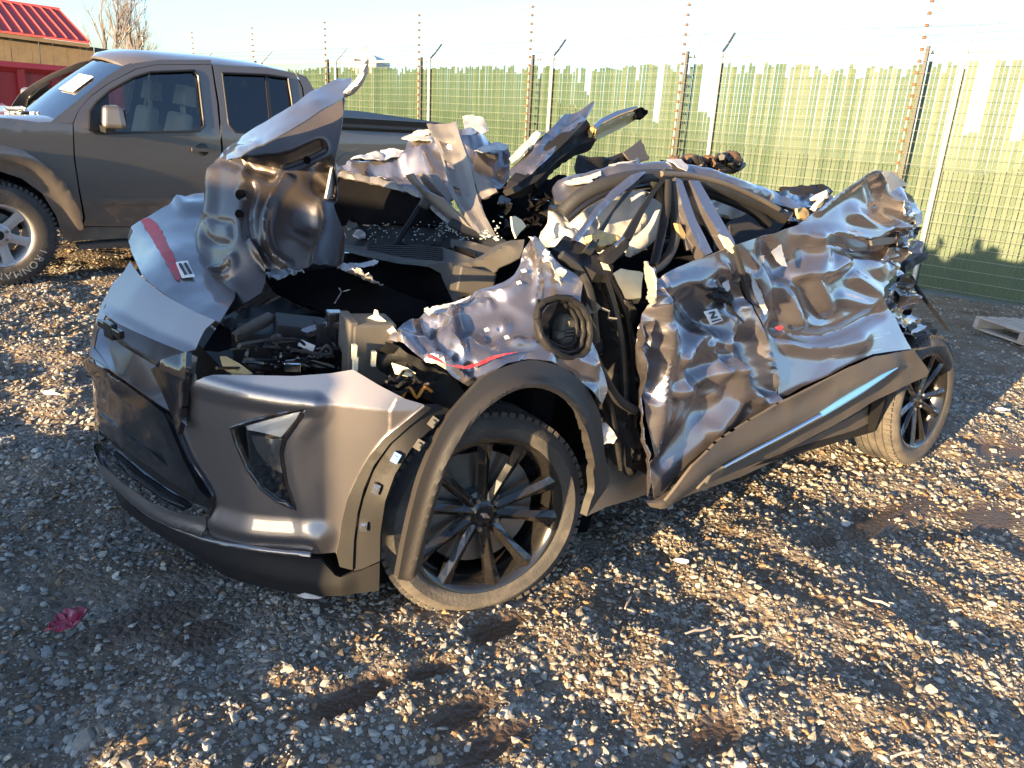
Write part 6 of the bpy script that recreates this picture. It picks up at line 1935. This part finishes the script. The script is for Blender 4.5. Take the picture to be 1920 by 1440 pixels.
arc_tube('roof_seal', [(1055, 400, 'y', .50), (1090, 368, 'y', .52), (1150, 342, 'y', .55), (1220, 332, 'y', .57), (1290, 338, 'y', .58), (1360, 356, 'y', .60), (1430, 386, 'y', .62), (1470, 408, 'y', .64)], .030, M['rubber'])
arc_tube('roof_seal', [(1062, 412, 'y', .52), (1100, 382, 'y', .54), (1150, 358, 'y', .56), (1220, 346, 'y', .58)], .016, M['gloss'])
arc_tube('roof_seal', [(1290, 350, 'y', .57), (1350, 368, 'y', .58), (1410, 394, 'y', .60), (1440, 420, 'y', .62)], .024, M['black'])
arc_tube('roof_seal', [(1240, 326, 'y', .60), (1300, 330, 'y', .60), (1360, 344, 'y', .62), (1420, 370, 'y', .64), (1460, 392, 'y', .66)], .012, M['clad'])
strip_('window_frame', [(1212, 322), (1183, 328), (1146, 357), (1111, 396), (1089, 427), (1068, 453), (1082, 456), (1116, 410), (1146, 378), (1188, 345)], .60, .82, M['paint'], .03, [([(1200, 330), (1128, 390), (1076, 452)], .012, 6, 1)])
strip_('window_frame', [(1214, 326), (1177, 357), (1142, 405), (1111, 449), (1098, 468), (1112, 474), (1124, 449), (1151, 398), (1190, 352)], .59, .80, M['rubber'], .03)
strip_('window_frame', [(1247, 326), (1221, 359), (1194, 401), (1170, 442), (1184, 450), (1208, 398), (1232, 357), (1252, 334)], .60, .80, M['black'], .03)
strip_('centre_pillar', [(1246, 316), (1268, 318), (1272, 345), (1268, 372), (1258, 374), (1248, 345)], .58, .62, M['rubber'], .05)
for L, r_, m_ in (([(1252, 340, 'y', .62), (1250, 385, 'y', .66), (1240, 440, 'y', .70), (1226, 500, 'y', .78)], .018, 'black'), ([(1262, 340, 'y', .62), (1268, 400, 'y', .66), (1268, 450, 'y', .72), (1250, 490, 'y', .78), (1216, 516, 'y', .82)], .013, 'rubber'),
                  ([(1256, 345, 'y', .62), (1262, 410, 'y', .66), (1258, 460, 'y', .72), (1234, 500, 'y', .78)], .010, 'black'), ([(1264, 350, 'y', .62), (1276, 420, 'y', .68), (1290, 470, 'y', .74)], .012, 'rubber')):
    arc_tube('seat_belt', L, r_, M[m_])
strip_('pillar_trim', [(1266, 332), (1279, 338), (1304, 409), (1320, 440), (1336, 473), (1319, 481), (1296, 432), (1280, 388)], .62, .80, M['paint'], .04)
strip_('pillar_trim', [(1293, 338), (1311, 339), (1340, 388), (1358, 420), (1376, 450), (1380, 462), (1371, 470), (1352, 442), (1321, 394)], .62, .82, M['paint'], .04)
strip_('gold_bracket', [(1216, 326), (1226, 328), (1236, 342), (1232, 350), (1222, 348)], .58, .6, M['tan'], .02)
strip_('gold_bracket', [(1350, 440), (1366, 446), (1378, 462), (1376, 474), (1362, 462)], .83, .86, M['cream'], .01)
strip_('gold_bracket', [(1270, 420), (1276, 420), (1286, 440), (1284, 450), (1276, 446)], .72, .72, M['tan'], .02)
bag_s = [(1017, 430, 'y', .30), (1050, 395, 'y', .30), (1110, 365, 'y', .35), (1180, 355, 'y', .40), (1245, 400, 'y', .46), (1240, 430, 'y', .52), (1100, 478, 'y', .60), (1030, 460, 'y', .48), (1140, 420, 'y', .50)]
sheet('curtain_airbag', [(1014, 434), (1030, 412), (1052, 394), (1080, 378), (1110, 366), (1145, 360), (1180, 356), (1215, 366), (1240, 385), (1248, 405), (1240, 432), (1210, 448), (1170, 468), (1130, 482), (1095, 484), (1060, 472), (1030, 462), (1016, 450)], bag_s, M['bag'], C, res=7, thick=.02,
      folds=[([(1040, 410), (1060, 440), (1070, 468)], .03, 14, 1), ([(1100, 375), (1120, 420), (1110, 470)], -.04, 16, 1), ([(1200, 370), (1205, 410), (1180, 450)], .03, 14, 1)], noise=[('b', .035, 7, 3), ('p', .01, 20, 3)], smooth=60)
arc_tube('airbag_roll', [(1176, 468, 'y', .62), (1200, 455, 'y', .62), (1225, 432, 'y', .60), (1240, 405, 'y', .57)], .032, M['bag'], 9)
sheet('rear_airbag', [(1330, 384), (1350, 374), (1375, 376), (1400, 386), (1412, 396), (1390, 405), (1368, 412), (1346, 402)], [(1330, 384, 'y', .45), (1412, 396, 'y', .5), (1368, 412, 'y', .5)], M['bag'], C, res=6, thick=.03, noise=[('b', .025, 10, 3)], smooth=60)
sheet('rear_seat_back', [(1368, 414), (1400, 400), (1450, 398), (1480, 412), (1455, 438), (1410, 448), (1382, 456), (1370, 440)], [(1368, 414, 'y', .35), (1480, 412, 'y', .35), (1382, 456, 'y', .45)], M['seat'], C, res=9, thick=.12)
sheet('amber_handle', [(1116, 440), (1124, 430), (1150, 438), (1168, 446), (1150, 458), (1126, 462), (1115, 452)], [(1116, 440, 'y', .76), (1168, 446, 'y', .76), (1126, 462, 'y', .78)], M['tan'], C, res=5, thick=.04, noise=[('b', .015, 24, 3)])
sheet('mirror_stub', [(1118, 486), (1140, 462), (1166, 446), (1180, 452), (1178, 466), (1150, 492), (1136, 500)], [(1118, 486, 'y', .80), (1180, 452, 'y', .80), (1136, 500, 'y', .84)], M['black'], C, res=6, thick=.05, folds=[([(1130, 486), (1172, 458)], .02, 10, 1)])
bar('mirror_clip', [(1152, 462, 'y', .85), (1162, 452, 'y', .85), (1170, 446, 'y', .85)], .006, M['chrome'], C, n=5)
sheet('screen_pillar', [(1036, 466), (1056, 448), (1080, 456), (1110, 474), (1136, 492), (1146, 505), (1140, 516), (1118, 512), (1090, 496), (1060, 480)], [(1036, 466, 'y', .74), (1080, 456, 'y', .70), (1146, 510, 'y', .84), (1060, 480, 'y', .78)], M['black'], C, res=6, thick=.04, folds=[([(1056, 452), (1100, 474), (1142, 506)], .02, 8, 1)])
sheet('screen_pillar_chip', [(1128, 492), (1140, 496), (1146, 508), (1134, 506)], [(1128, 492, 'y', .87), (1146, 508, 'y', .87), (1134, 506, 'y', .87)], M['cream'], C, res=5, thick=.006)
sheet('ragged_fender_edge', [(994, 444), (1008, 450), (1026, 474), (1044, 500), (1054, 530), (1046, 540), (1036, 516), (1020, 486), (1002, 462)], fen_s, M['scraped'], fender, res=4.5, off=.02, thick=.004, noise=[('b', .04, 22, 3)], edge_noise=2.0)
# far side structure
MB().box((1.3, -.86, .72), (1.9, .06, .62)).build('far_door', M['paint'], C)
MB().box((.05, -.88, .78), (.9, .05, .30)).build('far_fender', M['paint'], C)
MB().box((2.7, -.84, .86), (1.1, .06, .55)).build('far_quarter', M['paint'], C)
MB().box((3.42, -.35, .60), (.10, .9, .30)).build('rear_bumper', M['black'], C)

# ------------------------------------------------ scrap heaped behind the wreck's roof
hp = tag(empty('scrap_bumper', CAR), 'broken black plastic bumper piece lying across the far side of the wreck', 'car part')
sheet('bumper_shell', [(1078, 300), (1083, 290), (1100, 298), (1120, 301), (1145, 295), (1166, 287), (1185, 274), (1199, 262), (1205, 275), (1214, 300), (1190, 306), (1166, 310), (1130, 318), (1086, 332), (1080, 318)], [(1078, 300, 'y', -.70), (1199, 262, 'y', -.78), (1214, 300, 'y', -.72), (1086, 332, 'y', -.62)], M['black'], hp, res=6, thick=.02, folds=[([(1085, 300), (1150, 302), (1200, 275)], .03, 8, 1)], noise=[('b', .02, 9, 3)])
sheet('bumper_end', [(1166, 287), (1185, 274), (1199, 262), (1214, 300), (1190, 306), (1176, 300)], [(1166, 287, 'y', -.68), (1199, 262, 'y', -.74), (1214, 300, 'y', -.68)], M['clad'], hp, res=7, off=.012, thick=.01)
lo = tag(empty('wiring_heap', CAR), 'tangled heap of black wiring and rusty parts on the wreck beyond its roof rail', 'wiring')
for k in range(22):
    x0 = rr.uniform(1250, 1385)
    L = [(x0 + rr.uniform(-22, 22), rr.uniform(293, 320), 'y', rr.uniform(-.15, .05)) for _ in range(6)]
    MB().tube(crom(pathpts(CAR, L), 4), rr.choice((.008, .012, .018)), 5).build('wire', rr.choice((M['black'], M['black'], M['rubber'], M['rust'])), lo, 60)
for (x, y, s_) in ((1374, 305, .06), (1352, 312, .05), (1300, 304, .04)):
    c_ = CAR.at(x, y, y=-.05)
    MB().lathe([(0, .03), (s_ * .6, .03), (s_, .01), (s_, -.04), (s_ * .5, -.06)], 12).build('pulley', M['rust'], lo, 40).location = c_
MB().box((2.2, -.1, 1.18), (.9, .8, .5)).build('crushed_roof_core', M['felt'], C)

# ------------------------------------------------ small things on the ground
pal = tag(empty('wooden_pallet', None), 'weathered wooden pallet lying on the gravel by the fence', 'pallet')
p0 = WORLD.at(1826, 606, z=.12)
p1 = WORLD.at(1925, 640, z=.12)
pal.location = (p0[0], p0[1], float(ground_z(p0[0] + .5, p0[1])) - .01)
pal.rotation_euler = (0, 0, math.atan2(p1[1] - p0[1], p1[0] - p0[0]))
M['pal'] = mat('weathered_pallet_wood', (0.40, 0.35, 0.30), 0.85, 0, 0, var=0.35, vscale=9, bump=.3, bscale=30)
for k in range(7):
    MB().box((.6, .05 + k * .16, .135), (1.2, .10, .02)).build('deck_board', M['pal'], pal)
for x in (.04, .6, 1.16):
    MB().box((x, .53, .075), (.05, 1.1, .098)).build('stringer', M['pal'], pal)
for k in range(3):
    MB().box((.6, .08 + k * .45, .012), (1.2, .10, .02)).build('base_board', M['pal'], pal)
redp = tag(link('red_plastic_scrap', sheet_mesh('red_plastic_scrap', [(84, 1188), (100, 1160), (120, 1140), (150, 1132), (163, 1140), (150, 1165), (135, 1178), (110, 1186)], [(84, 1188, 'z', .03), (163, 1135, 'z', .05), (150, 1165, 'z', .04)], WORLD, res=6, thick=.004, noise=[('b', .025, 22, 3)], smooth=28), mat('red_film', (0.30, 0.02, 0.05), .4, 0, .3, var=.3, vscale=30)),
           'crumpled red plastic scrap lying on the shaded gravel', 'plastic scrap')
for k, (x, y, s_, lb) in enumerate(((1280, 1044, .022, 'white plastic crumb on the gravel below the crushed door'), (1878, 770, .03, 'white plastic crumb on the gravel past the rear wheel'), (95, 738, .03, 'small pale stick-like plastic piece on gravel left of the bumper'))):
    g = WORLD.at(x, y, z=.02)
    V, F = octa_sub(1)
    V = V * np.array([s_ * 1.6, s_ * (.9 if k < 2 else .35), s_ * .5]) * (1 + rng.normal(0, .15, len(V)))[:, None]
    tag(link('plastic_crumb', mesh_np('plastic_crumb', V, F), M['white']), lb, 'plastic crumb').location = (g[0], g[1], float(ground_z(g[0], g[1])) + s_ * .5)
for k, (x, y, a, L) in enumerate(((1310, 1180, .5, .12), (1640, 1135, 2.7, .10), (1400, 1190, .2, .10), (1700, 1410, .4, .12), (1180, 1120, 1.2, .09))):
    g = WORLD.at(x, y, z=.03)
    zg = float(ground_z(g[0], g[1]))
    tag(MB().tube([(g[0] + (j - 1.5) * L * .33 * math.cos(a), g[1] + (j - 1.5) * L * .33 * math.sin(a), zg + .018 + .006 * math.sin(j * 2)) for j in range(4)], [.004, .0045, .004, .002], 5).build('twig', M['pal'], None, 60), 'dry twig lying on the sunlit gravel in front of the doors', 'twig', 'twigs on the gravel')
